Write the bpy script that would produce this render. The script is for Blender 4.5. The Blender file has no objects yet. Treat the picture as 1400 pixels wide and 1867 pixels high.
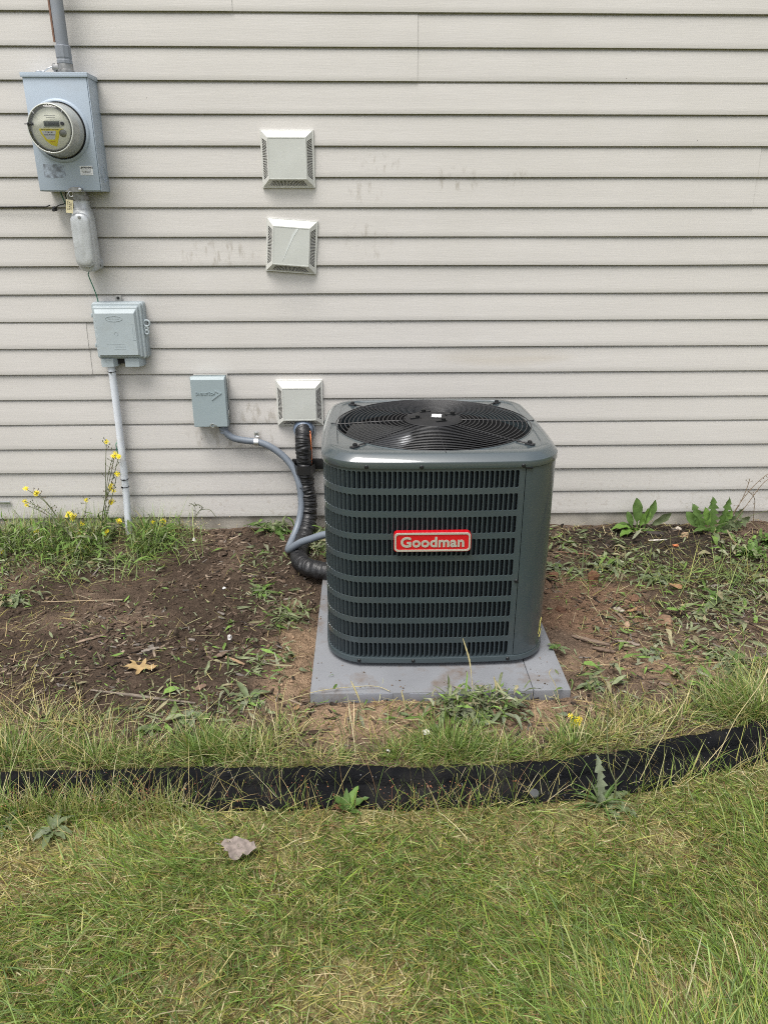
import bpy, bmesh, math, random
import numpy as np
from mathutils import Vector, Matrix

random.seed(7)
rng = np.random.default_rng(11)
R = math.radians
scene = bpy.context.scene

# ------------------------------------------------------------------ camera
cam_data = bpy.data.cameras.new('camera')
cam = bpy.data.objects.new('camera', cam_data)
scene.collection.objects.link(cam)
scene.camera = cam
CAM_Y, CAM_Z, PITCH, YAW, ROLL, FPX = -3.35123, 1.46519, 0.379988, 0.0255195, -0.00081247, 1371.346
_f = Vector((math.sin(YAW) * math.cos(PITCH), math.cos(YAW) * math.cos(PITCH), -math.sin(PITCH)))
_r = Vector((math.cos(YAW), -math.sin(YAW), 0))
_u = _r.cross(_f)
_r2 = _r * math.cos(ROLL) + _u * math.sin(ROLL)
_u2 = _u * math.cos(ROLL) - _r * math.sin(ROLL)
cam.matrix_world = Matrix(((_r2.x, _u2.x, -_f.x, 0), (_r2.y, _u2.y, -_f.y, CAM_Y), (_r2.z, _u2.z, -_f.z, CAM_Z), (0, 0, 0, 1)))
cam_data.sensor_fit = 'VERTICAL'
cam_data.sensor_height = 36.0
cam_data.lens = FPX / 1867.0 * 36.0
cam_data.clip_start = 0.05
cam_data.clip_end = 1000

# ------------------------------------------------------------------ light: bright overcast
SUN_ELEV, SUN_AZ = R(66), R(212)      # azimuth measured clockwise from +Y (the wall side)
world = bpy.data.worlds.new('World')
scene.world = world
world.use_nodes = True
nt = world.node_tree
nt.nodes.clear()
sky = nt.nodes.new('ShaderNodeTexSky')
sky.sky_type = 'NISHITA'
sky.sun_disc = False
sky.sun_elevation = SUN_ELEV
sky.sun_rotation = SUN_AZ
sky.air_density = 1.0
sky.dust_density = 3.0
hs = nt.nodes.new('ShaderNodeHueSaturation')
hs.inputs['Saturation'].default_value = 0.28      # high cloud whitens the sky
bgn = nt.nodes.new('ShaderNodeBackground')
bgn.inputs['Strength'].default_value = 0.095
wo = nt.nodes.new('ShaderNodeOutputWorld')
nt.links.new(sky.outputs[0], hs.inputs['Color'])
nt.links.new(hs.outputs[0], bgn.inputs[0])
nt.links.new(bgn.outputs[0], wo.inputs[0])
sun_data = bpy.data.lights.new('sun', 'SUN')
sun_data.energy = 1.5
sun_data.angle = R(32)
sun_data.color = (1.0, 0.965, 0.91)
sun = bpy.data.objects.new('sun', sun_data)
scene.collection.objects.link(sun)
_sd = Vector((math.sin(SUN_AZ) * math.cos(SUN_ELEV), math.cos(SUN_AZ) * math.cos(SUN_ELEV), math.sin(SUN_ELEV)))
sun.rotation_euler = _sd.to_track_quat('Z', 'Y').to_euler()
scene.view_settings.view_transform = 'Standard'
scene.view_settings.look = 'None'
scene.view_settings.gamma = 1.0
scene.view_settings.use_curve_mapping = False
scene.view_settings.exposure = 1.2
scene.cycles.use_adaptive_sampling = True
scene.cycles.adaptive_threshold = 0.006
scene.cycles.use_denoising = False      # keeps the fine grain of grass, soil and siding
scene.cycles.filter_width = 1.05
scene.cycles.max_bounces = 6
scene.cycles.diffuse_bounces = 3
scene.cycles.glossy_bounces = 3
scene.cycles.caustics_reflective = False
scene.cycles.caustics_refractive = False

# ------------------------------------------------------------------ helpers
COL = scene.collection

def srgb(r, g, b):
    f = lambda c: (c / 12.92 if c <= 0.04045 else ((c + 0.055) / 1.055) ** 2.4)
    return (f(r / 255), f(g / 255), f(b / 255))

def link(o, parent=None):
    COL.objects.link(o)
    if parent is not None:
        o.parent = parent
    return o

def tag(o, label=None, cat=None, group=None, kind=None):
    if label: o['label'] = label
    if cat: o['category'] = cat
    if group: o['group'] = group
    if kind: o['kind'] = kind
    return o

def thing(name, label, cat, loc=(0, 0, 0), rot=(0, 0, 0), group=None):
    o = bpy.data.objects.new(name, None)
    o.empty_display_size = 0.05
    link(o)
    o.location = loc
    o.rotation_euler = rot
    return tag(o, label, cat, group)

def mk(name, vf, mat, parent=None, smooth=None, loc=None, rot=None):
    """verts/faces -> one mesh object"""
    me = bpy.data.meshes.new(name)
    if isinstance(vf, bmesh.types.BMesh):
        vf.to_mesh(me); vf.free()
    else:
        me.from_pydata([tuple(v) for v in vf[0]], [], vf[1])
    me.materials.append(mat)
    if smooth is not None:
        me.shade_smooth()
        if smooth < 179:
            me.set_sharp_from_angle(angle=R(smooth))
    o = bpy.data.objects.new(name, me)
    if loc is not None: o.location = loc
    if rot is not None: o.rotation_euler = rot
    return link(o, parent)

def inst(name, me, parent=None, loc=(0, 0, 0), rot=(0, 0, 0), sc=(1, 1, 1)):
    o = bpy.data.objects.new(name, me)
    o.location = loc; o.rotation_euler = rot; o.scale = sc
    return link(o, parent)

def merge(*parts):
    V, F = [], []
    for v, f in parts:
        n = len(V)
        V += list(v)
        F += [tuple(i + n for i in q) for q in f]
    return V, F

def box(x0, x1, y0, y1, z0, z1, bev=0.0, seg=2):
    bm = bmesh.new()
    bmesh.ops.create_cube(bm, size=1)
    for v in bm.verts:
        v.co = Vector(((x0 + x1) / 2 + v.co.x * (x1 - x0), (y0 + y1) / 2 + v.co.y * (y1 - y0), (z0 + z1) / 2 + v.co.z * (z1 - z0)))
    if bev > 0:
        bmesh.ops.bevel(bm, geom=bm.edges[:], offset=bev, segments=seg, affect='EDGES', profile=0.5)
    bm.verts.index_update()
    out = ([v.co.copy() for v in bm.verts], [tuple(v.index for v in f.verts) for f in bm.faces])
    bm.free()
    return out

def catmull(pts, n=8):
    P = [Vector(p) for p in pts]
    P = [P[0] * 2 - P[1]] + P + [P[-1] * 2 - P[-2]]
    out = []
    for i in range(1, len(P) - 2):
        a, b, c, d = P[i - 1], P[i], P[i + 1], P[i + 2]
        for k in range(n):
            t = k / n
            out.append(0.5 * ((2 * b) + (c - a) * t + (2 * a - 5 * b + 4 * c - d) * t * t + (3 * b - a - 3 * c + d) * t ** 3))
    out.append(P[-2].copy())
    return out

def tube(path, rad, seg=12, cap=True):
    """sweep a circle along a list of points; rad: number or function(i, n) or function2(i,n,k)"""
    P = [Vector(p) for p in path]
    n = len(P)
    T = [(P[min(i + 1, n - 1)] - P[max(i - 1, 0)]).normalized() for i in range(n)]
    up = Vector((0, 0, 1)) if abs(T[0].z) < 0.9 else Vector((1, 0, 0))
    N = (up - T[0] * up.dot(T[0])).normalized()
    V, F = [], []
    for i in range(n):
        N = (N - T[i] * N.dot(T[i])).normalized()
        B = T[i].cross(N)
        for k in range(seg):
            a = 2 * math.pi * k / seg
            r = rad(i, n, a) if callable(rad) else rad
            V.append(P[i] + (N * math.cos(a) + B * math.sin(a)) * r)
    for i in range(n - 1):
        for k in range(seg):
            k2 = (k + 1) % seg
            F.append((i * seg + k, i * seg + k2, (i + 1) * seg + k2, (i + 1) * seg + k))
    if cap:
        F.append(tuple(range(seg - 1, -1, -1)))
        F.append(tuple((n - 1) * seg + k for k in range(seg)))
    return V, F

def lathe_y(profile, seg=48, cx=0, cz=0, cap_end=False, cap_start=False):
    """profile of (radius, y); axis along y through (cx, cz)"""
    V, F = [], []
    for r, y in profile:
        for k in range(seg):
            a = 2 * math.pi * k / seg
            V.append((cx + r * math.cos(a), y, cz + r * math.sin(a)))
    for i in range(len(profile) - 1):
        for k in range(seg):
            k2 = (k + 1) % seg
            F.append((i * seg + k, i * seg + k2, (i + 1) * seg + k2, (i + 1) * seg + k))
    if cap_end: F.append(tuple((len(profile) - 1) * seg + k for k in range(seg)))
    if cap_start: F.append(tuple(k for k in range(seg - 1, -1, -1)))
    return V, F

def lathe_z(profile, seg=48, cx=0, cy=0, cap_end=False, cap_start=False):
    V, F = lathe_y([(r, z) for r, z in profile], seg, 0, 0, cap_end, cap_start)
    return [(v[0] + cx, -v[2] + cy, v[1]) for v in V], F

def ring_z(r, w, z, seg=72, ws=6, cx=0, cy=0):
    V, F = [], []
    for i in range(seg):
        a = 2 * math.pi * i / seg
        for k in range(ws):
            b = 2 * math.pi * k / ws
            rr = r + w * math.cos(b)
            V.append((cx + rr * math.cos(a), cy + rr * math.sin(a), z + w * math.sin(b)))
    for i in range(seg):
        for k in range(ws):
            i2, k2 = (i + 1) % seg, (k + 1) % ws
            F.append((i * ws + k, i2 * ws + k, i2 * ws + k2, i * ws + k2))
    return V, F

def ring_y(r, w, y, seg=48, ws=6, cx=0, cz=0):
    V, F = ring_z(r, w, 0, seg, ws)
    return [(v[0] + cx, v[2] + y, v[1] + cz) for v in V], [tuple(reversed(f)) for f in F]

def prism_y(poly, y0, y1):
    """polygon in (x, z), extruded from y0 (front, smaller y) to y1"""
    n = len(poly)
    V = [(x, y0, z) for x, z in poly] + [(x, y1, z) for x, z in poly]
    F = [tuple(range(n)), tuple(range(2 * n - 1, n - 1, -1))]
    F += [(i + n, (i + 1) % n + n, (i + 1) % n, i) for i in range(n)]
    return V, F

def rrect(x0, x1, z0, z1, r, n=4):
    out = []
    for cx, cz, a0 in ((x1 - r, z0 + r, -90), (x1 - r, z1 - r, 0), (x0 + r, z1 - r, 90), (x0 + r, z0 + r, 180)):
        for k in range(n + 1):
            a = R(a0 + 90 * k / n)
            out.append((cx + r * math.cos(a), cz + r * math.sin(a)))
    return out

def loft(rings, closed=True, cap0=False, cap1=False):
    n = len(rings[0])
    V = [p for rg in rings for p in rg]
    F = []
    for i in range(len(rings) - 1):
        for k in range(n if closed else n - 1):
            k2 = (k + 1) % n
            F.append((i * n + k, i * n + k2, (i + 1) * n + k2, (i + 1) * n + k))
    if cap0: F.append(tuple(range(n - 1, -1, -1)))
    if cap1: F.append(tuple((len(rings) - 1) * n + k for k in range(n)))
    return V, F

def text_mesh(s, size, depth=0.0005, offset=0.0, align='CENTER', space=1.0, xscale=1.0):
    """text facing -y, in the xz plane, centred on the origin"""
    cu = bpy.data.curves.new('text', 'FONT')
    cu.body = s; cu.size = size; cu.extrude = depth; cu.offset = offset
    cu.align_x = align; cu.align_y = 'CENTER'; cu.space_character = space; cu.resolution_u = 4
    o = bpy.data.objects.new('text_tmp', cu)
    COL.objects.link(o)
    dg = bpy.context.evaluated_depsgraph_get()
    me = bpy.data.meshes.new_from_object(o.evaluated_get(dg))
    bpy.data.objects.remove(o)
    V = [(v.co.x * xscale, -v.co.z, v.co.y) for v in me.vertices]
    F = [tuple(p.vertices) for p in me.polygons]
    bpy.data.meshes.remove(me)
    return V, F

def shift(vf, d):
    return [(v[0] + d[0], v[1] + d[1], v[2] + d[2]) for v in vf[0]], vf[1]

def xform(vf, M):
    return [M @ Vector(v) for v in vf[0]], vf[1]

# numpy value noise
_tab = rng.random((256, 256))
def vnoise(x, y):
    xi = np.floor(x).astype(int); yi = np.floor(y).astype(int)
    fx = x - xi; fy = y - yi
    fx = fx * fx * (3 - 2 * fx); fy = fy * fy * (3 - 2 * fy)
    g = lambda a, b: _tab[a & 255, b & 255]
    return (g(xi, yi) * (1 - fx) + g(xi + 1, yi) * fx) * (1 - fy) + (g(xi, yi + 1) * (1 - fx) + g(xi + 1, yi + 1) * fx) * fy
def fbm(x, y, o=4):
    x = np.asarray(x, float); y = np.asarray(y, float)
    s = 0; a = 0.5; n = 0
    for i in range(o):
        s = s + a * vnoise(x + 17.3 * i, y + 9.1 * i); n += a
        x = x * 2.03; y = y * 2.03; a *= 0.5
    return s / n

# ------------------------------------------------------------------ materials
def new_mat(name):
    m = bpy.data.materials.new(name)
    m.use_nodes = True
    return m, m.node_tree, m.node_tree.nodes['Principled BSDF']

def pm(name, col, rough=0.5, metal=0.0, var=0.12, vscale=6.0, bump=0.0, bscale=120.0, spec=0.5, dirt=None, dirt_amt=0.3, dirt_scale=3.0, coat=0.0, stretch=None, coat_ior=1.5):
    """principled material: base colour with soft mottling, fine relief and patches of grime"""
    m, t, b = new_mat(name)
    N, L = t.nodes, t.links
    tc = N.new('ShaderNodeTexCoord')
    vec = tc.outputs['Object']
    if stretch:
        mp = N.new('ShaderNodeMapping'); mp.inputs['Scale'].default_value = stretch
        L.new(vec, mp.inputs[0]); vec = mp.outputs[0]
    n1 = N.new('ShaderNodeTexNoise'); n1.inputs['Scale'].default_value = vscale; n1.inputs['Detail'].default_value = 3
    L.new(vec, n1.inputs['Vector'])
    mr = N.new('ShaderNodeMapRange')
    mr.inputs['From Min'].default_value = 0.3; mr.inputs['From Max'].default_value = 0.7
    mr.inputs['To Min'].default_value = 1 - var; mr.inputs['To Max'].default_value = 1 + var
    L.new(n1.outputs['Fac'], mr.inputs['Value'])
    mx = N.new('ShaderNodeMix'); mx.data_type = 'RGBA'; mx.blend_type = 'MULTIPLY'
    mx.inputs[0].default_value = 1.0
    mx.inputs[6].default_value = (*col, 1)
    L.new(mr.outputs[0], mx.inputs[7])
    out = mx.outputs[2]
    if dirt:
        n2 = N.new('ShaderNodeTexNoise'); n2.inputs['Scale'].default_value = dirt_scale; n2.inputs['Detail'].default_value = 5; n2.inputs['Roughness'].default_value = 0.65
        L.new(vec, n2.inputs['Vector'])
        cr = N.new('ShaderNodeMapRange')
        cr.inputs['From Min'].default_value = 0.52; cr.inputs['From Max'].default_value = 0.72
        cr.inputs['To Max'].default_value = dirt_amt
        L.new(n2.outputs['Fac'], cr.inputs['Value'])
        mx2 = N.new('ShaderNodeMix'); mx2.data_type = 'RGBA'
        L.new(cr.outputs[0], mx2.inputs[0]); L.new(out, mx2.inputs[6]); mx2.inputs[7].default_value = (*dirt, 1)
        out = mx2.outputs[2]
    L.new(out, b.inputs['Base Color'])
    b.inputs['Roughness'].default_value = rough
    b.inputs['Metallic'].default_value = metal
    b.inputs['Specular IOR Level'].default_value = spec
    b.inputs['Coat Weight'].default_value = coat
    b.inputs['Coat Roughness'].default_value = 0.06
    b.inputs['Coat IOR'].default_value = coat_ior
    if bump > 0:
        n3 = N.new('ShaderNodeTexNoise'); n3.inputs['Scale'].default_value = bscale; n3.inputs['Detail'].default_value = 2
        L.new(vec, n3.inputs['Vector'])
        bp = N.new('ShaderNodeBump'); bp.inputs['Strength'].default_value = bump; bp.inputs['Distance'].default_value = 0.002
        L.new(n3.outputs['Fac'], bp.inputs['Height']); L.new(bp.outputs[0], b.inputs['Normal'])
    return m

def attr_mat(name, rough=0.6, trans=0.0, var=0.1, vscale=60, spec=0.3, bump=0.0, bscale=300):
    """colour from the per-vertex 'Col' attribute (each blade / chip has its own colour)"""
    m, t, b = new_mat(name)
    N, L = t.nodes, t.links
    at = N.new('ShaderNodeAttribute'); at.attribute_name = 'Col'
    tc = N.new('ShaderNodeTexCoord')
    n1 = N.new('ShaderNodeTexNoise'); n1.inputs['Scale'].default_value = vscale; n1.inputs['Detail'].default_value = 3
    L.new(tc.outputs['Object'], n1.inputs['Vector'])
    mr = N.new('ShaderNodeMapRange'); mr.inputs['From Min'].default_value = 0.3; mr.inputs['From Max'].default_value = 0.7
    mr.inputs['To Min'].default_value = 1 - var; mr.inputs['To Max'].default_value = 1 + var
    L.new(n1.outputs['Fac'], mr.inputs['Value'])
    mx = N.new('ShaderNodeMix'); mx.data_type = 'RGBA'; mx.blend_type = 'MULTIPLY'; mx.inputs[0].default_value = 1
    L.new(at.outputs['Color'], mx.inputs[6]); L.new(mr.outputs[0], mx.inputs[7])
    L.new(mx.outputs[2], b.inputs['Base Color'])
    b.inputs['Roughness'].default_value = rough
    b.inputs['Specular IOR Level'].default_value = spec
    if bump > 0:
        n3 = N.new('ShaderNodeTexNoise'); n3.inputs['Scale'].default_value = bscale
        L.new(tc.outputs['Object'], n3.inputs['Vector'])
        bp = N.new('ShaderNodeBump'); bp.inputs['Strength'].default_value = bump; bp.inputs['Distance'].default_value = 0.002
        L.new(n3.outputs['Fac'], bp.inputs['Height']); L.new(bp.outputs[0], b.inputs['Normal'])
    if trans > 0:
        tr = N.new('ShaderNodeBsdfTranslucent'); L.new(mx.outputs[2], tr.inputs['Color'])
        ms = N.new('ShaderNodeMixShader'); ms.inputs[0].default_value = trans
        L.new(b.outputs[0], ms.inputs[1]); L.new(tr.outputs[0], ms.inputs[2])
        L.new(ms.outputs[0], N['Material Output'].inputs['Surface'])
    return m

def big_mesh(name, V, F_quads, F_tris, C, mat, parent=None):
    """fast mesh from numpy arrays with a per-vertex colour"""
    me = bpy.data.meshes.new(name)
    nq, ntri = len(F_quads), len(F_tris)
    me.vertices.add(len(V)); me.vertices.foreach_set('co', np.asarray(V, np.float32).ravel())
    me.loops.add(nq * 4 + ntri * 3)
    idx = np.concatenate([np.asarray(F_quads, np.int32).ravel(), np.asarray(F_tris, np.int32).ravel()]) if ntri else np.asarray(F_quads, np.int32).ravel()
    me.loops.foreach_set('vertex_index', idx)
    me.polygons.add(nq + ntri)
    st = np.concatenate([np.arange(nq) * 4, nq * 4 + np.arange(ntri) * 3]).astype(np.int32)
    me.polygons.foreach_set('loop_start', st)
    me.update(calc_edges=True)
    a = me.color_attributes.new('Col', 'FLOAT_COLOR', 'POINT')
    a.data.foreach_set('color', np.asarray(np.c_[C, np.ones(len(C))], np.float32).ravel())
    me.materials.append(mat)
    me.validate()
    o = bpy.data.objects.new(name, me)
    return link(o, parent)

# ================================================================== THE SETTING
def smooth01(t):
    t = np.clip(t, 0, 1)
    return t * t * (3 - 2 * t)

EDGE_PTS = [(-4.2, -1.60), (-2.6, -1.66), (-1.6, -1.69), (-1.0, -1.70), (-0.56, -1.70), (-0.26, -1.705), (0.04, -1.71), (0.35, -1.708), (0.66, -1.682), (0.84, -1.635), (1.015, -1.588), (1.125, -1.555), (1.21, -1.52), (1.45, -1.38), (1.7, -1.15), (2.0, -0.75), (2.3, -0.2)]
_ex = np.array([p[0] for p in EDGE_PTS]); _ey = np.array([p[1] for p in EDGE_PTS])
def edge_y(x):
    return np.interp(x, _ex, _ey)

def gz(x, y):
    """height of the planting bed / lawn soil"""
    x = np.asarray(x, float); y = np.asarray(y, float)
    bed = smooth01((y - edge_y(x) + 0.0) / 0.05)
    h = 0.042 * smooth01((y + 0.55) / 0.5)
    h = h + 0.03 * (fbm(x * 2.1 + 3, y * 2.1, 3) - 0.5) + 0.022 * (fbm(x * 9, y * 9 + 5, 4) - 0.5) + 0.012 * (fbm(x * 33 + 1, y * 33, 3) - 0.5)
    h = h + 0.02 * np.exp(-((x - 1.0) ** 2 + (y + 1.2) ** 2) / 0.05) + 0.012
    # soil is a little lower right beside the pad, and pushed up against its front edge
    padd = np.maximum(np.abs(x - 0.232) - 0.415, np.abs(y + 0.93) - 0.415)
    h = h - 0.012 * np.exp(-(padd / 0.06) ** 2)
    h = h + 0.016 * np.exp(-((y + 1.385) / 0.035) ** 2) * smooth01((x + 0.2) / 0.1) * smooth01((0.7 - x) / 0.1) * (0.4 + 1.2 * fbm(x * 14, y * 6 + 2, 3)) + 0.014 * smooth01((x + 0.05) / 0.35) * np.exp(-((y + 1.39) / 0.05) ** 2) * smooth01((0.9 - x) / 0.2)
    h = h + 0.014 * np.exp(-((x - 0.70) / 0.06) ** 2) * smooth01((y + 1.45) / 0.2) * smooth01((-0.5 - y) / 0.2)
    inside = smooth01(-padd / 0.03)
    h = h * (1 - inside) + 0.0 * inside
    lawn = 0.012 * (fbm(x * 3 + 40, y * 3, 3) - 0.5) - 0.004
    return bed * h + (1 - bed) * lawn
def gz1(x, y):
    return float(gz(np.array([x]), np.array([y]))[0])

# --- soil material: dark mulch soil, redder sandy subsoil dug up round the pad
def soil_material():
    m, t, b = new_mat('bed_soil')
    N, L = t.nodes, t.links
    tc = N.new('ShaderNodeTexCoord')
    at = N.new('ShaderNodeAttribute'); at.attribute_name = 'Col'
    n1 = N.new('ShaderNodeTexNoise'); n1.inputs['Scale'].default_value = 45; n1.inputs['Detail'].default_value = 5; n1.inputs['Roughness'].default_value = 0.7
    n2 = N.new('ShaderNodeTexNoise'); n2.inputs['Scale'].default_value = 220; n2.inputs['Detail'].default_value = 4
    v = N.new('ShaderNodeTexVoronoi'); v.inputs['Scale'].default_value = 130
    for n in (n1, n2, v): L.new(tc.outputs['Object'], n.inputs['Vector'])
    mr = N.new('ShaderNodeMapRange'); mr.inputs['From Min'].default_value = 0.25; mr.inputs['From Max'].default_value = 0.75
    mr.inputs['To Min'].default_value = 0.5; mr.inputs['To Max'].default_value = 1.5
    L.new(n1.outputs['Fac'], mr.inputs['Value'])
    mx = N.new('ShaderNodeMix'); mx.data_type = 'RGBA'; mx.blend_type = 'MULTIPLY'; mx.inputs[0].default_value = 1
    L.new(at.outputs['Color'], mx.inputs[6]); L.new(mr.outputs[0], mx.inputs[7])
    mr2 = N.new('ShaderNodeMapRange'); mr2.inputs['From Min'].default_value = 0.3; mr2.inputs['From Max'].default_value = 0.7
    mr2.inputs['To Min'].default_value = 0.65; mr2.inputs['To Max'].default_value = 1.3
    L.new(n2.outputs['Fac'], mr2.inputs['Value'])
    mx2 = N.new('ShaderNodeMix'); mx2.data_type = 'RGBA'; mx2.blend_type = 'MULTIPLY'; mx2.inputs[0].default_value = 1
    L.new(mx.outputs[2], mx2.inputs[6]); L.new(mr2.outputs[0], mx2.inputs[7])
    L.new(mx2.outputs[2], b.inputs['Base Color'])
    b.inputs['Roughness'].default_value = 0.95
    b.inputs['Specular IOR Level'].default_value = 0.15
    ad = N.new('ShaderNodeMath'); ad.operation = 'ADD'
    L.new(n1.outputs['Fac'], ad.inputs[0]); L.new(v.outputs['Distance'], ad.inputs[1])
    bp = N.new('ShaderNodeBump'); bp.inputs['Strength'].default_value = 0.9; bp.inputs['Distance'].default_value = 0.006
    L.new(ad.outputs[0], bp.inputs['Height']); L.new(bp.outputs[0], b.inputs['Normal'])
    return m
M_SOIL = soil_material()

DARK = np.array([0.110, 0.078, 0.056]); TAN = np.array([0.215, 0.148, 0.096]); BLACK = np.array([0.035, 0.027, 0.021]); REDB = np.array([0.155, 0.098, 0.064]); THATCH = np.array([0.20, 0.18, 0.08])
def soil_color(x, y):
    x = np.asarray(x, float); y = np.asarray(y, float)
    n = fbm(x * 4 + 9, y * 4, 4); n2 = fbm(x * 7, y * 7 + 30, 4)
    pt = smooth01((fbm(x * 2.6 + 23, y * 2.6 + 8, 4) - 0.38) / 0.25)
    c = DARK * ((0.50 + 0.62 * pt) * (0.8 + 0.4 * n))[..., None]
    # sandy spoil: apron in front of the pad, strip on the left of it, patch to the right
    ap = np.exp(-(((x - 0.2) / 0.55) ** 2 + ((y + 1.42) / 0.13) ** 2)) * 1.25
    ap = np.maximum(ap, np.exp(-(((x + 0.25) / 0.11) ** 2 + ((y + 1.05) / 0.34) ** 2)))
    ap = np.maximum(ap, 0.95 * np.exp(-(((x - 1.02) / 0.25) ** 2 + ((y + 1.16) / 0.16) ** 2)))
    k = smooth01((ap + (n2 - 0.5) * 1.1 - 0.18) / 0.75)[..., None]
    c = c * (1 - k) + TAN * (0.8 + 0.4 * n2)[..., None] * k
    rd = smooth01((np.exp(-(((x - 0.9) / 0.33) ** 2 + ((y + 0.72) / 0.30) ** 2)) + (n2 - 0.5) * 0.9 - 0.3) / 0.4)[..., None]
    c = c * (1 - rd) + REDB * (0.75 + 0.5 * n)[..., None] * rd
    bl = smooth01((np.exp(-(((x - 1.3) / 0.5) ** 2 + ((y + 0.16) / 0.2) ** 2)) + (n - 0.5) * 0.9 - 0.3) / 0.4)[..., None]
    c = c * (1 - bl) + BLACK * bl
    th = smooth01((edge_y(x) + 0.1 - y) / 0.12 + (n - 0.5))[..., None]
    c = c * (1 - th) + THATCH * (0.7 + 0.6 * n)[..., None] * th
    return c

def grid_sheet(name, xs, ys, hf, cf, mat, kind='structure'):
    X, Y = np.meshgrid(xs, ys)
    H = hf(X, Y)
    V = np.c_[X.ravel(), Y.ravel(), H.ravel()]
    nx, ny = len(xs), len(ys)
    i = np.arange((ny - 1) * (nx - 1)); r = i // (nx - 1); c = i % (nx - 1)
    a = r * nx + c
    Q = np.c_[a, a + 1, a + nx + 1, a + nx]
    o = big_mesh(name, V, Q, np.zeros((0, 3), int), cf(V[:, 0], V[:, 1]), mat)
    o.data.shade_smooth()
    tag(o, kind=kind)
    return o

def span(a, b, c, d, fine, coarse):
    return np.unique(np.round(np.concatenate([np.arange(a, b, coarse), np.arange(b, c, fine), np.arange(c, d + 1e-6, coarse)]), 5))
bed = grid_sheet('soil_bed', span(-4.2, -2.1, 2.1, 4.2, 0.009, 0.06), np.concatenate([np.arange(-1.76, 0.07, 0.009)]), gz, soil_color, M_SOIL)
lawn_soil = grid_sheet('lawn_soil', span(-4.2, -1.6, 1.8, 4.2, 0.02, 0.1), np.concatenate([np.arange(-6.0, -3.0, 0.15), np.arange(-3.0, -1.72, 0.02)]), gz, soil_color, M_SOIL)
far = pm('far_lawn', (0.10, 0.115, 0.04), 0.95, var=0.35, vscale=2.5, bump=0.6, bscale=60, spec=0.1)
ground = mk('ground', ([(-150, -150, -0.045), (150, -150, -0.045), (150, 150, -0.045), (-150, 150, -0.045)], [(0, 1, 2, 3)]), far)
tag(ground, kind='structure')

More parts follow.
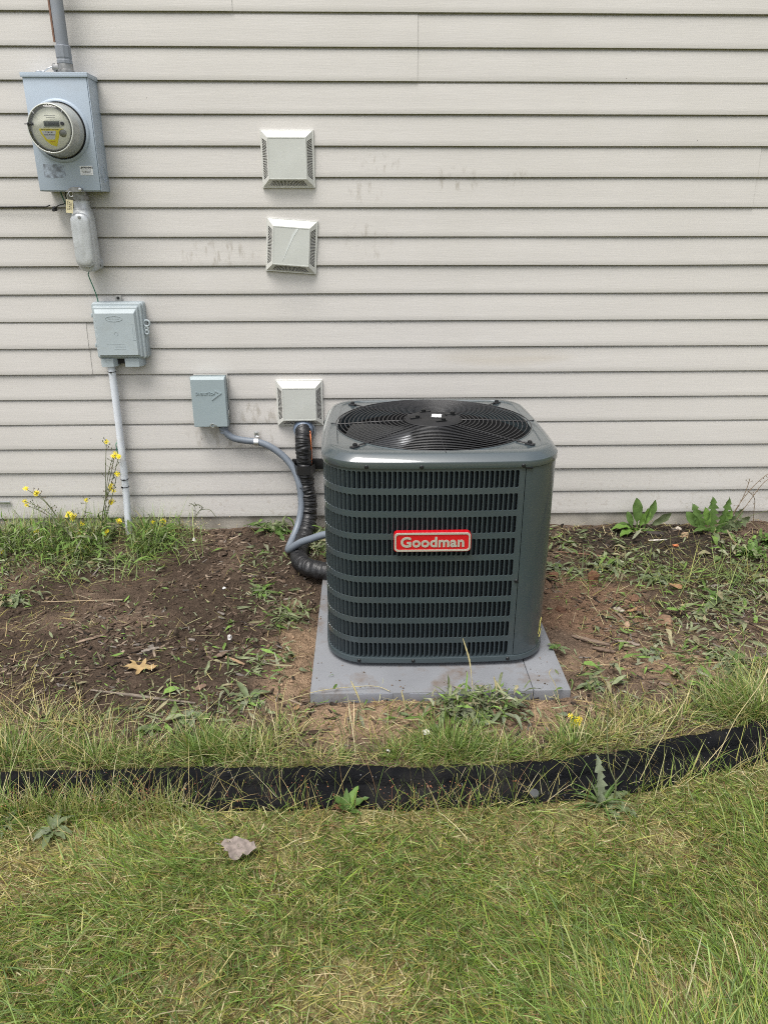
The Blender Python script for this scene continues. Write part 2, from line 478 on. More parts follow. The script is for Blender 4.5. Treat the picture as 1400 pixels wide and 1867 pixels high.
# --- house wall: lapped vinyl siding over a concrete foundation
def siding_material():
    m, t, b = new_mat('vinyl_siding')
    N, L = t.nodes, t.links
    tc = N.new('ShaderNodeTexCoord')
    sx = N.new('ShaderNodeSeparateXYZ'); L.new(tc.outputs['Object'], sx.inputs[0])
    def noise(scale, map_scale=(1, 1, 1), detail=4, rough=0.5):
        mp = N.new('ShaderNodeMapping'); mp.inputs['Scale'].default_value = map_scale
        L.new(tc.outputs['Object'], mp.inputs[0])
        n = N.new('ShaderNodeTexNoise'); n.inputs['Scale'].default_value = scale; n.inputs['Detail'].default_value = detail; n.inputs['Roughness'].default_value = rough
        L.new(mp.outputs[0], n.inputs['Vector'])
        return n.outputs['Fac']
    def mrange(v, a, b2, c, d):
        r = N.new('ShaderNodeMapRange')
        for k, val in zip(('From Min', 'From Max', 'To Min', 'To Max'), (a, b2, c, d)): r.inputs[k].default_value = val
        L.new(v, r.inputs['Value']); return r.outputs[0]
    def mathn(op, a, b2):
        n = N.new('ShaderNodeMath'); n.operation = op
        for i, v in enumerate((a, b2)):
            if isinstance(v, (int, float)): n.inputs[i].default_value = v
            else: L.new(v, n.inputs[i])
        return n.outputs[0]
    def mixc(fac, a, col, blend='MIX'):
        x = N.new('ShaderNodeMix'); x.data_type = 'RGBA'; x.blend_type = blend
        L.new(fac, x.inputs[0]) if not isinstance(fac, (int, float)) else setattr(x.inputs[0], 'default_value', fac)
        if isinstance(a, tuple): x.inputs[6].default_value = (*a, 1)
        else: L.new(a, x.inputs[6])
        if isinstance(col, tuple): x.inputs[7].default_value = (*col, 1)
        else: L.new(col, x.inputs[7])
        return x.outputs[2]
    def window(cx, cz, rx, rz):
        dx = mathn('DIVIDE', mathn('SUBTRACT', sx.outputs['X'], cx), rx)
        dz = mathn('DIVIDE', mathn('SUBTRACT', sx.outputs['Z'], cz), rz)
        d = mathn('ADD', mathn('MULTIPLY', dx, dx), mathn('MULTIPLY', dz, dz))
        return mrange(d, 0.3, 1.0, 1.0, 0.0)
    grain = noise(9, (1.2, 0.3, 38), 2, 0.6)
    streak = noise(3, (0.25, 0.3, 6), 2)
    blot = noise(1.6, (1, 1, 1), 3, 0.6)
    col = mixc(1.0, (0.545, 0.524, 0.500), mrange(grain, 0.3, 0.7, 0.97, 1.03), 'MULTIPLY')
    col = mixc(1.0, col, mrange(streak, 0.3, 0.7, 0.97, 1.03), 'MULTIPLY')
    col = mixc(mrange(blot, 0.45, 0.75, 0.0, 0.35), col, (0.47, 0.45, 0.41))
    # hand and boot smudges, rubbed-in dirt
    smear = noise(24, (1.5, 1, 0.6), 3, 0.65)
    mask = None
    for wdw in ((0.065, 1.655, 0.11, 0.055), (0.375, 1.585, 0.12, 0.06), (0.64, 1.58, 0.07, 0.05), (0.01, 1.54, 0.08, 0.05), (0.02, 1.35, 0.12, 0.08), (-0.49, 0.61, 0.14, 0.08), (-0.60, 0.50, 0.26, 0.07), (-0.62, 1.30, 0.2, 0.06)):
        wv_ = window(*wdw)
        mask = wv_ if mask is None else mathn('MAXIMUM', mask, wv_)
    sm = mathn('MULTIPLY', mrange(smear, 0.52, 0.66, 0.0, 0.42), mask)
    col = mixc(sm, col, (0.22, 0.19, 0.14))
    tanst = mathn('MULTIPLY', mrange(streak, 0.3, 0.6, 0.15, 0.4), window(0.62, 0.865, 0.34, 0.05))
    col = mixc(tanst, col, (0.42, 0.37, 0.29))
    # mud splash near the ground
    spl = mathn('MULTIPLY', mrange(noise(55, (1, 1, 1), 1), 0.60, 0.72, 0, 0.3), mrange(sx.outputs['Z'], 0.13, 0.42, 1.0, 0.0))
    col = mixc(spl, col, (0.30, 0.25, 0.19))
    # fly specks
    vo = N.new('ShaderNodeTexVoronoi'); vo.inputs['Scale'].default_value = 8.5; vo.inputs['Randomness'].default_value = 1
    L.new(tc.outputs['Object'], vo.inputs['Vector'])
    col = mixc(mrange(vo.outputs['Distance'], 0.014, 0.022, 0.75, 0.0), col, (0.10, 0.085, 0.07))
    L.new(col, b.inputs['Base Color'])
    b.inputs['Roughness'].default_value = 0.55
    b.inputs['Specular IOR Level'].default_value = 0.3
    bp = N.new('ShaderNodeBump'); bp.inputs['Strength'].default_value = 0.22; bp.inputs['Distance'].default_value = 0.0015
    L.new(grain, bp.inputs['Height']); L.new(bp.outputs[0], b.inputs['Normal'])
    return m
M_SIDING = siding_material()
COURSE = 0.1143
Z_BOTTOM = 0.110
wall = thing('house_wall', 'tan grey vinyl lap siding wall of the house above a concrete foundation', 'wall')
def plank(z0, x0, x1, dy, row):
    """one lapped course: butt edge below, face leaning back to the top, slightly wavy along its length"""
    n = max(2, int((x1 - x0) / 0.08))
    xs = np.linspace(x0, x1, n + 1)
    prof = [(0.0160, 0.0030), (0.0090, 0.0010), (0.0016, 0.0), (0.0004, 0.0006), (0.0, 0.0024), (0.0014, 0.022), (0.0032, 0.05), (0.0056, 0.085), (0.0074, COURSE - 0.0090), (0.0140, COURSE - 0.0045), (0.0165, COURSE + 0.002), (0.0180, COURSE + 0.008)]
    wy = (fbm(xs * 1.7 + row * 3.1, xs * 0 + row * 1.7, 3) - 0.5) * 0.0022
    wz = (fbm(xs * 0.9 + row * 5.3 + 60, xs * 0 + row * 2.9, 2) - 0.5) * 0.0034
    V = [(x, py + dy + wy[i], z0 + pz + wz[i]) for i, x in enumerate(xs) for py, pz in prof]
    m = len(prof)
    F = [(i * m + k, (i + 1) * m + k, (i + 1) * m + k + 1, i * m + k + 1) for i in range(n) for k in range(m - 1)]
    F += [tuple(range(m - 1, -1, -1)), tuple(n * m + k for k in range(m))]
    return mk('siding_plank', (V, F), M_SIDING, wall, 40)
seams = {19: [-0.485], 18: [-0.485], 17: [0.216], 16: [0.217], 13: [1.625], 12: [1.625], 7: [-1.203], 6: [-1.203]}
for row in range(30):
    z0 = Z_BOTTOM + row * COURSE
    pair = (row + 0) // 2
    cuts = [-4.0] + seams.get(row, [[-2.6, 2.9, -3.1, 2.3][pair % 4]]) + [4.2]
    for k in range(len(cuts) - 1):
        gap = 0.0004
        if k == 0: plank(z0, cuts[0], cuts[1], -0.0006, row)
        else: plank(z0, cuts[k] - 0.02, cuts[k + 1], 0.0022, row + 0.02)
M_CONC = pm('foundation_concrete', (0.36, 0.335, 0.29), 0.9, var=0.22, vscale=9, bump=0.5, bscale=150, dirt=(0.13, 0.10, 0.07), dirt_amt=0.7, dirt_scale=5)
mk('foundation', box(-4.0, 4.2, 0.012, 0.25, -0.3, 0.135), M_CONC, wall)
mk('sheathing', box(-4.0, 4.2, 0.0195, 0.16, 0.139, Z_BOTTOM + 30 * COURSE), pm('sheathing', (0.3, 0.28, 0.25), 0.9), wall)

# ================================================================== THE CONDENSER AND ITS PAD
M_AC = pm('grey_green_enamel', srgb(57, 67, 71), 0.32, coat=0.4, var=0.06, vscale=3, bump=0.05, bscale=240, spec=0.5, dirt=(0.16, 0.14, 0.11), dirt_amt=0.12, dirt_scale=4)
M_ACD = pm('grey_green_louvre', srgb(40, 48, 53), 0.42, var=0.06, vscale=3, spec=0.45)
M_BLACKWIRE = pm('black_coated_wire', (0.022, 0.022, 0.024), 0.36, var=0.1, spec=0.6)
M_DARK = pm('dark_interior', (0.008, 0.008, 0.009), 0.8, var=0.3, vscale=20)
M_SCREW = pm('dark_screw', (0.02, 0.021, 0.022), 0.4, metal=0.6)
M_BLADE = pm('fan_blade_metal', (0.09, 0.094, 0.10), 0.22, metal=0.85, var=0.08)
def coil_material():
    m, t, b = new_mat('coil_fins')
    N, L = t.nodes, t.links
    tc = N.new('ShaderNodeTexCoord')
    w = N.new('ShaderNodeTexWave'); w.bands_direction = 'Z'; w.inputs['Scale'].default_value = 70; w.inputs['Distortion'].default_value = 0.6
    L.new(tc.outputs['Object'], w.inputs['Vector'])
    cr = N.new('ShaderNodeValToRGB'); cr.color_ramp.elements[0].color = (0.006, 0.007, 0.008, 1); cr.color_ramp.elements[1].color = (0.02, 0.022, 0.024, 1); cr.color_ramp.elements[0].position = 0.55
    L.new(w.outputs['Fac'], cr.inputs[0]); L.new(cr.outputs[0], b.inputs['Base Color'])
    b.inputs['Roughness'].default_value = 0.5
    return m
M_COIL = coil_material()

CX, CY = 0.234, -0.826
ac = thing('air_conditioner', 'square dark grey outdoor air conditioner with louvred sides and a round black top grille', 'air conditioner', (CX, CY, 0.045))
ZB = 0.045
def outline(a, r, b, ns=26, nc=12):
    """rounded square with slightly bulging sides, counter-clockwise from the middle of the right side; returns points and normals"""
    raw = []
    sides = [((a, 0), (0, 1), (1, 0)), ((0, a), (-1, 0), (0, 1)), ((-a, 0), (0, -1), (-1, 0)), ((0, -a), (1, 0), (0, -1))]
    L = a - r
    for (c, t, nn) in sides:
        for k in range(ns):
            s = -L + 2 * L * k / ns
            raw.append((c[0] + t[0] * s, c[1] + t[1] * s, nn[0], nn[1]))
        cc = (c[0] + t[0] * L - nn[0] * r, c[1] + t[1] * L - nn[1] * r)
        a0 = math.atan2(nn[1], nn[0])
        for k in range(nc):
            an = a0 + math.pi / 2 * k / nc
            raw.append((cc[0] + r * math.cos(an), cc[1] + r * math.sin(an), math.cos(an), math.sin(an)))
    P = []
    for x, y, nx, ny in raw:
        d = b * (abs(nx) * (1 - (y / a) ** 2) + abs(ny) * (1 - (x / a) ** 2))
        P.append((x + nx * d, y + ny * d))
    return P, [(q[2], q[3]) for q in raw]
A_BODY, R_C, BULGE = 0.360, 0.112, 0.016
OP, ON = outline(A_BODY, R_C, BULGE)
def oring(d, z):
    return [(p[0] + n[0] * d, p[1] + n[1] * d, z - ZB) for p, n in zip(OP, ON)]
# arc length parametrisation
NO = len(OP)
_cum = [0.0]
for i in range(NO):
    p, q = OP[i], OP[(i + 1) % NO]
    _cum.append(_cum[-1] + math.hypot(q[0] - p[0], q[1] - p[1]))
PER = _cum[-1]
_cum_np = np.array(_cum)
_ox = np.array([p[0] for p in OP] + [OP[0][0]]); _oy = np.array([p[1] for p in OP] + [OP[0][1]])
_nx = np.array([p[0] for p in ON] + [ON[0][0]]); _ny = np.array([p[1] for p in ON] + [ON[0][1]])
def on(s, d, z):
    s = s % PER
    x = np.interp(s, _cum_np, _ox); y = np.interp(s, _cum_np, _oy); nx = np.interp(s, _cum_np, _nx); ny = np.interp(s, _cum_np, _ny)
    return (float(x + nx * d), float(y + ny * d), z - ZB)
def s_at_front(x):
    """arc length of the front-side point with local x"""
    cand = [(abs(OP[i][0] - x), _cum[i]) for i in range(NO) if ON[i][1] < -0.7]
    best = min(cand)[1]
    for ds in np.linspace(-0.02, 0.02, 81):
        pass
    ss = np.linspace(best - 0.03, best + 0.03, 241)
    return float(min(ss, key=lambda s: abs(on(s, 0, 0)[0] - x)))

Z_BASE0, Z_BASE1, Z_CAP0 = 0.060, 0.082, 0.746
# base pan
mk('base_pan', loft([oring(-0.02, Z_BASE0), oring(0.001, Z_BASE0), oring(0.0042, Z_BASE0 + 0.003), oring(0.0042, Z_BASE1 - 0.002), oring(0.003, Z_BASE1), oring(-0.01, Z_BASE1)], cap0=True, cap1=True), M_AC, ac, 40)
for fx, fy in ((-0.25, -0.27), (0.27, -0.27), (-0.25, 0.27), (0.27, 0.27)):
    mk('foot', shift(lathe_z([(0.016, 0), (0.018, 0.004), (0.018, 0.0155)], 16, cap_end=True, cap_start=True), (fx, fy, 0)), M_DARK, ac, 40)
# coil and dark interior
mk('coil', loft([oring(-0.022, Z_BASE1), oring(-0.022, Z_CAP0)]), M_COIL, ac, 60)

# louvred guard: cells with round-cornered slots, cut row by row
S_SEAM = s_at_front(0.252)            # front seam of the service corner panel
S_RIGHT_END = 0.10                    # where the corner panel ends on the right-hand side
PITCH_S = 0.01555
N_ROW, ROW_P, SLOT_H, ROW_TOP = 9, 0.0749, 0.0565, 0.7365
s_start = S_SEAM - 0.018              # last slot ends here on the front
s_end = S_RIGHT_END + 0.02 + 0.0
total = (s_start - s_end)
ncell = int(total / PITCH_S)
s_begin = s_start - ncell * PITCH_S
def louvre_row(k):
    zt = ROW_TOP - k * ROW_P; zb = zt - SLOT_H
    z_hi = Z_CAP0 if k == 0 else zt + (ROW_P - SLOT_H) / 2
    z_lo = Z_BASE1 if k == N_ROW - 1 else zb - (ROW_P - SLOT_H) / 2
    V, F = [], []
    m = 0.0012; rr = 0.0046
    for c in range(ncell):
        s0 = s_begin + c * PITCH_S; s1 = s0 + PITCH_S
        a, b2 = s0 + m, s1 - m
        n = 3
        def rnd(g, dd, base):
            pts = []
            for (cs, cz, a0) in ((b2 - rr, zb + rr, -90), (b2 - rr, zt - rr, 0), (a + rr, zt - rr, 90), (a + rr, zb + rr, 180)):
                for q in range(n + 1):
                    an = R(a0 + 90 * q / n)
                    pts.append(on(cs + (rr - g) * math.cos(an), dd, cz + (rr - g) * math.sin(an)))
            return pts
        i0 = len(V)
        V += rnd(0, 0.0, 0)                     # 16 verts on the face
        V += rnd(0.0006, -0.0022, 0)            # lip turned inwards
        NN = 4 * (n + 1)
        corners = [on(s1, 0, z_lo), on(s1, 0, z_hi), on(s0, 0, z_hi), on(s0, 0, z_lo)]
        ic = len(V)
        V += corners
        for q in range(NN):
            F.append((i0 + q, i0 + (q + 1) % NN, i0 + NN + (q + 1) % NN, i0 + NN + q))
        for cq in range(4):
            for q in range(n):
                F.append((ic + cq, i0 + cq * (n + 1) + q + 1, i0 + cq * (n + 1) + q))
            nx_ = (cq + 1) % 4
            F.append((ic + cq, ic + nx_, i0 + nx_ * (n + 1), i0 + cq * (n + 1) + n))
    return V, F
def blade_row(k):
    """the louvre blades bent inwards from one long edge of each slot"""
    zt = ROW_TOP - k * ROW_P; zb = zt - SLOT_H
    V, F = [], []
    for c in range(ncell):
        s0 = s_begin + c * PITCH_S
        a = s0 + 0.0016; w = 0.0104
        prof = [(0.0, -0.001), (0.3, -0.0030), (0.65, -0.0072), (1.0, -0.0132)]
        i0 = len(V)
        zz = [zb + 0.0006, zb + 0.006, zt - 0.006, zt - 0.0006]
        for j, z in enumerate(zz):
            for f, d in prof:
                e = 0.72 if j in (0, 3) else 1.0
                V.append(on(a + f * w * e, d * e, z))
        for j in range(3):
            for q in range(3):
                b0 = i0 + j * 4 + q
                F.append((b0, b0 + 1, b0 + 5, b0 + 4))
    return V, F
for k in range(N_ROW):
    o = mk('louvre_panel', louvre_row(k), M_AC, ac, 30)
    q = mk('louvre_blade_row', blade_row(k), M_ACD, o, 60)
    q['kind'] = 'stuff'
# plain strip between last slot and seam, and service corner panel
def strip(s0, s1, d, z0, z1, n=8, edge=0.0):
    ss = [s0 + (s1 - s0) * i / n for i in range(n + 1)]
    A = [on(s, d, z0) for s in ss]; B = [on(s, d, z1) for s in ss]
    Ai = [on(s, d - 0.012, z0) for s in ss]; Bi = [on(s, d - 0.012, z1) for s in ss]
    V = Ai + A + B + Bi
    m = n + 1
    F = [(r * m + i, r * m + i + 1, (r + 1) * m + i + 1, (r + 1) * m + i) for r in range(3) for i in range(n)]
    F += [(0, m, 2 * m, 3 * m), (n, 3 * m + n, 2 * m + n, m + n)]
    return V, F
mk('corner_post', strip(s_start, S_SEAM - 0.0008, 0.0, Z_BASE1, Z_CAP0, 3), M_AC, ac, 30)
mk('corner_post', strip(S_RIGHT_END + 0.002, s_begin, 0.0, Z_BASE1, Z_CAP0, 3), M_AC, ac, 30)
svc = mk('service_panel', strip(S_SEAM + 0.0012, PER + S_RIGHT_END, 0.0012, Z_BASE1 + 0.001, Z_CAP0 - 0.002, 30), M_AC, ac, 30)
mk('seam_clip', box(-0.011, 0.011, -0.004, 0.0, -0.0025, 0.0025, 0.0006), M_SCREW, ac, 40, loc=on(S_SEAM + 0.009, 0.002, Z_CAP0 - 0.003))

# top cover
def circ_ring(rad, z):
    out = []
    for p in OP:
        a = math.atan2(p[1], p[0])
        out.append((rad * math.cos(a), rad * math.sin(a), z - ZB))
    return out
def mixr(A, B, t):
    return [tuple(a[i] * (1 - t) + b[i] * t for i in range(3)) for a, b in zip(A, B)]
ZT = 0.789
rim_in = oring(-0.046, ZT)
rec = oring(-0.050, ZT - 0.0035)
cap_rings = [oring(0.004, Z_CAP0), oring(0.0046, Z_CAP0 + 0.0003), oring(0.0052, Z_CAP0 + 0.002), oring(0.0052, Z_CAP0 + 0.016), oring(0.0042, Z_CAP0 + 0.0205), oring(0.002, Z_CAP0 + 0.0225), oring(-0.014, Z_CAP0 + 0.0395), oring(-0.0175, ZT - 0.0020), oring(-0.022, ZT - 0.0005), oring(-0.030, ZT), rim_in, rec,
             mixr(rec, circ_ring(0.342, ZT - 0.0035), 0.5), circ_ring(0.342, ZT - 0.0035), circ_ring(0.338, ZT - 0.001), circ_ring(0.3345, ZT - 0.0012), circ_ring(0.331, ZT - 0.006), circ_ring(0.329, ZT - 0.05)]
M_CAP = pm('glossy_cap_enamel', srgb(58, 68, 72), 0.30, coat=0.8, coat_ior=1.6, var=0.06, vscale=3, bump=0.03, bscale=120, spec=0.6, dirt=(0.16, 0.14, 0.11), dirt_amt=0.1, dirt_scale=5)
top = mk('top_cover', loft(cap_rings), M_CAP, ac, 30)
mk('fan_shroud', loft([circ_ring(0.3285, ZT - 0.05), circ_ring(0.326, 0.60), circ_ring(0.31, 0.30), circ_ring(0.05, 0.29)]), M_DARK, ac, 40)
# grille: concentric wires on spokes, hub plate with sticker
gr = bpy.data.objects.new('fan_grille', None); link(gr, ac); gr.location = (0, 0, ZT - ZB - 0.001)
def dome(r): return 0.001 + 0.012 * (1 - (r / 0.335) ** 2)
for i in range(17):
    r = 0.099 + (0.334 - 0.099) * i / 16
    mk('grille_wire', ring_z(r, 0.0015, dome(r), 96, 6), M_BLACKWIRE, gr, 180)
for i in range(8):
    a = i * math.pi / 4 + R(1.5)
    r1 = 0.352 if i % 2 == 0 else 0.385
    pts = []
    for j in range(9):
        r = 0.085 + (r1 - 0.085) * j / 8
        z = dome(min(r, 0.335)) - 0.0035
        if r > 0.34: z = 0.0015 if i % 2 else 0.002
        pts.append((r * math.cos(a), r * math.sin(a), z))
    mk('grille_spoke', tube(pts, 0.0026 if i % 2 == 0 and i % 4 == 0 or i % 2 else 0.0013, 6), M_BLACKWIRE, gr, 180)
    if i % 2:
        q = mk('mounting_tab', shift(box(-0.014, 0.016, -0.008, 0.008, -0.002, 0.003, 0.001), (0, 0, 0)), M_BLACKWIRE, gr, 40, loc=(0.387 * math.cos(a), 0.387 * math.sin(a), 0.0), rot=(0, 0, a))
        mk('tab_screw', lathe_z([(0.0075, 0.003), (0.0078, 0.006), (0.006, 0.0105), (0.002, 0.0115)], 12, cap_end=True), M_SCREW, q, 50)
hubp = mk('hub_plate', lathe_z([(0.094, 0.004), (0.096, 0.012), (0.090, 0.0175), (0.055, 0.0225), (0.05, 0.0195), (0.0, 0.0195)], 48), M_DARK, gr, 40)
for a in (20, 110, 200, 290):
    mk('hub_bolt', shift(merge(box(-0.019, 0.019, -0.006, 0.006, 0.02, 0.025, 0.002), lathe_z([(0.008, 0.02), (0.008, 0.031), (0.004, 0.033)], 8, 0.007, 0, cap_end=True)), (0.0, 0, 0)), M_SCREW, gr, 40, loc=(0.066 * math.cos(R(a)), 0.066 * math.sin(R(a)), 0), rot=(0, 0, R(a + 90) if a in (110, 290) else R(8)))
mk('hub_sticker', box(-0.017, 0.017, -0.021, 0.021, 0.0, 0.0008), pm('white_sticker', (0.78, 0.78, 0.77), 0.5, var=0.04), gr, loc=(0.012, 0.004, 0.0226), rot=(0, 0, R(-8)))
# fan
fan = bpy.data.objects.new('fan', None); link(fan, ac); fan.location = (0, 0, 0.715 - ZB)
mk('fan_hub', lathe_z([(0.05, -0.03), (0.055, -0.02), (0.055, 0.02), (0.04, 0.03), (0.0, 0.03)], 32), M_DARK, fan, 40)
def fan_blade():
    V, F = [], []
    for i in range(9):
        r = 0.05 + 0.255 * i / 8
        ch = 0.6 + 0.1 * math.sin(i / 8 * math.pi)
        for j in range(7):
            t = j / 6 - 0.5
            a = t * ch * 1.25 + 0.18 * (i / 8) ** 2
            V.append((r * math.cos(a), r * math.sin(a), -0.075 * t + 0.012 * (1 - (2 * t) ** 2)))
    F = [(i * 7 + j, (i + 1) * 7 + j, (i + 1) * 7 + j + 1, i * 7 + j + 1) for i in range(8) for j in range(6)]
    return V, F
for a in (168, 258, 348, 78):
    mk('fan_blade', fan_blade(), M_BLADE, fan, 60, rot=(0, 0, R(a)))
mk('motor', lathe_z([(0.0, -0.04), (0.07, -0.045), (0.078, -0.06), (0.078, -0.18), (0.05, -0.2)], 32), M_DARK, fan, 40)

# screws
def screw_at(s, d, z, parent, name='screw'):
    p = on(s, d, z)
    nx = float(np.interp(s % PER, _cum_np, _nx)); ny = float(np.interp(s % PER, _cum_np, _ny))
    mk(name, lathe_y([(0.0062, 0.0015), (0.0066, -0.001), (0.0046, -0.003), (0.0042, -0.0045), (0.0, -0.0048)], 10), M_SCREW, parent, 40, loc=p, rot=(0, 0, math.atan2(ny, nx) + math.pi / 2))
for x in (-0.232, -0.066, 0.243):
    screw_at(s_at_front(x), 0.0054, Z_CAP0 + 0.006, ac)
for x in (-0.262, -0.082, 0.235):
    screw_at(s_at_front(x), 0.0044, Z_BASE0 + 0.011, ac)
screw_at(S_SEAM - 0.006, 0.0012, 0.36, ac)
for z in (Z_CAP0 + 0.03, Z_CAP0 + 0.006, 0.16, 0.071):
    screw_at(PER * 0.5 + 0.12, 0.0054 if z > 0.7 else 0.0044, min(z, Z_CAP0 + 0.012), ac)
# yellow inspection sticker scraps low on the service corner
M_YEL = pm('yellow_sticker', (0.75, 0.70, 0.16), 0.5, var=0.15, vscale=90)
s_st = S_SEAM + 0.118
def scrap(pts, nm):
    V = [on(s_st + s, 0.0024, z) for s, z in pts] + [on(s_st + s, 0.0014, z) for s, z in pts]
    n = len(pts)
    F = [tuple(range(n))] + [(i, i + n, (i + 1) % n + n, (i + 1) % n) for i in range(n)]
    mk(nm, (V, F), M_YEL, ac)
scrap([(0.002, 0.168), (0.018, 0.182), (0.016, 0.174), (0.008, 0.164), (0.012, 0.156), (0.004, 0.138), (-0.004, 0.128), (0.002, 0.148)], 'yellow_label')
scrap([(0.004, 0.112), (0.034, 0.128), (0.034, 0.122), (0.012, 0.110)], 'yellow_label')
# badge
M_RED = pm('badge_red', (0.50, 0.004, 0.010), 0.35, var=0.05, coat=0.3)
M_SILVER = pm('badge_silver', (0.72, 0.70, 0.66), 0.32, metal=0.65, var=0.05)
bad = bpy.data.objects.new('badge', None); link(bad, ac)
bad.location = (0.205 - CX, -0.3865, 0.511 - ZB)
mk('badge_plate', prism_y(rrect(-0.120, 0.120, -0.033, 0.033, 0.012, 5), -0.006, 0.012), M_RED, bad, 40)
fo = rrect(-0.1185, 0.1185, -0.0315, 0.0315, 0.012, 6); fi = rrect(-0.1125, 0.1125, -0.0255, 0.0255, 0.008, 6)
mk('badge_frame', loft([[(x, -0.006, z) for x, z in fo], [(x * 0.995, -0.0082, z * 0.985) for x, z in fo], [(x, -0.0082, z) for x, z in fi], [(x, -0.0058, z) for x, z in fi]]), M_SILVER, bad, 40)
tv = text_mesh('Goodman', 0.0465, 0.0009, 0.0014, space=1.04)
xs = [v[0] for v in tv[0]]; w = max(xs) - min(xs); c0 = (max(xs) + min(xs)) / 2
k = 0.198 / w
zs = [v[2] for v in tv[0]]; cz0 = (max(zs) + min(zs)) / 2
mk('badge_lettering', ([((v[0] - c0) * k, v[1] - 0.0069, (v[2] - cz0) * 1.0) for v in tv[0]], tv[1]), M_SILVER, bad)

# pad: two-part moulded slab
M_PAD = pm('grey_pad_plastic', srgb(118, 120, 124), 0.65, var=0.1, vscale=5, bump=0.15, bscale=300, dirt=(0.13, 0.095, 0.07), dirt_amt=0.85, dirt_scale=9)
pad = thing('equipment_pad', 'flat light grey square pad under the air conditioner, dusted with soil', 'pad', (0.2325, -0.93, -0.03))
def pad_piece(x0, x1):
    bm = bmesh.new()
    prof = box(x0, x1, -0.4145, 0.4145, 0.0, 0.075, 0.004, 2)
    return prof
mk('pad_slab', pad_piece(-0.4165, 0.296), M_PAD, pad, 40)
mk('pad_slab', pad_piece(0.2972, 0.4165), M_PAD, pad, 40)
mk('edge_notch', merge(box(-0.275, -0.155, -0.4175, -0.4135, 0.03, 0.0725, 0.001), box(-0.10, 0.18, -0.4165, -0.4135, 0.03, 0.071, 0.001)), pm('pad_rib', srgb(122, 125, 132), 0.6, dirt=(0.17, 0.12, 0.08), dirt_amt=0.6, dirt_scale=12), pad, 40)

# ================================================================== THINGS ON THE WALL
M_PVC = pm('grey_pvc', srgb(128, 133, 141), 0.5, var=0.08, vscale=12, dirt=(0.28, 0.27, 0.26), dirt_amt=0.4, dirt_scale=14)
M_BOX = pm('blue_grey_enamel', srgb(163, 175, 188), 0.42, var=0.05, vscale=4, bump=0.12, bscale=420, dirt=(0.30, 0.31, 0.33), dirt_amt=0.22, dirt_scale=9)
M_ALU = pm('cast_aluminium', srgb(188, 191, 193), 0.42, metal=0.3, var=0.12, vscale=16, bump=0.2, bscale=200, dirt=(0.3, 0.3, 0.3), dirt_amt=0.4, dirt_scale=20)
M_STEEL = pm('dull_steel', (0.30, 0.30, 0.30), 0.45, metal=0.8, var=0.3, vscale=60)
M_ZINC = pm('zinc_plate', (0.62, 0.63, 0.64), 0.32, metal=0.85, var=0.1, vscale=60)
M_BLK = pm('black_plastic', (0.014, 0.014, 0.015), 0.45, var=0.15, vscale=40)
M_GREENW = pm('green_wire', (0.035, 0.16, 0.10), 0.5, var=0.15, vscale=30)
M_INK = pm('printed_ink', (0.03, 0.03, 0.032), 0.6, var=0.1)
M_PAPER = pm('white_label', (0.74, 0.75, 0.76), 0.5, var=0.03)
M_DARKGAP = pm('dark_slot', (0.015, 0.014, 0.013), 0.9)

def microtext(w, h, y, n=14, seed=1):
    """a line of print too small to read: short uneven strokes"""
    rr = random.Random(seed)
    parts, x = [], -w / 2
    while x < w / 2 - w / n * 0.5:
        ww = w / n * rr.uniform(0.35, 0.8)
        hh = h * rr.uniform(0.7, 1.0)
        parts.append(box(x, x + ww, y, y + 0.0005, -hh / 2, hh / 2))
        x += ww + w / n * rr.choice((0.25, 0.25, 0.25, 0.7))
    return merge(*parts)

# --- service conduit above the meter
pipe = thing('service_conduit', 'vertical grey plastic conduit pipe rising from the meter box to the roof', 'conduit', (-1.113, -0.07, 1.952))
mk('pipe', lathe_z([(0.0225, 0.05), (0.0225, 1.5)], 28), M_PVC, pipe, 60)
mk('coupling', lathe_z([(0.027, 0.028), (0.029, 0.03), (0.029, 0.040), (0.0275, 0.042), (0.0275, 0.047), (0.029, 0.049), (0.029, 0.086), (0.0275, 0.088), (0.0222, 0.088)], 10), M_PVC, pipe, 30)
mk('hub_nut', lathe_z([(0.031, -0.002), (0.031, 0.008), (0.028, 0.010), (0.028, 0.028)], 20), M_STEEL, pipe, 30)
mk('ground_clamp', merge(box(-0.045, -0.018, -0.02, 0.008, 0.006, 0.026, 0.004), tube([(-0.04, -0.012, 0.028), (-0.036, -0.012, 0.014), (-0.036, -0.012, 0.002)], 0.006, 8)), M_STEEL, pipe, 40)
mk('bond_wire', tube(catmull([(-0.036, -0.016, 0.02), (-0.06, -0.018, 0.012), (-0.08, -0.01, 0.004), (-0.10, -0.02, 0.003), (-0.115, 0.0, 0.002)], 6), 0.0025, 6), M_ZINC, pipe, 60)
mk('copper_strip', box(-0.031, -0.024, -0.004, 0.004, 0.1, 1.2, 0.001), pm('weathered_copper', (0.30, 0.17, 0.13), 0.5, metal=0.3, var=0.2, vscale=30), pipe, 40)

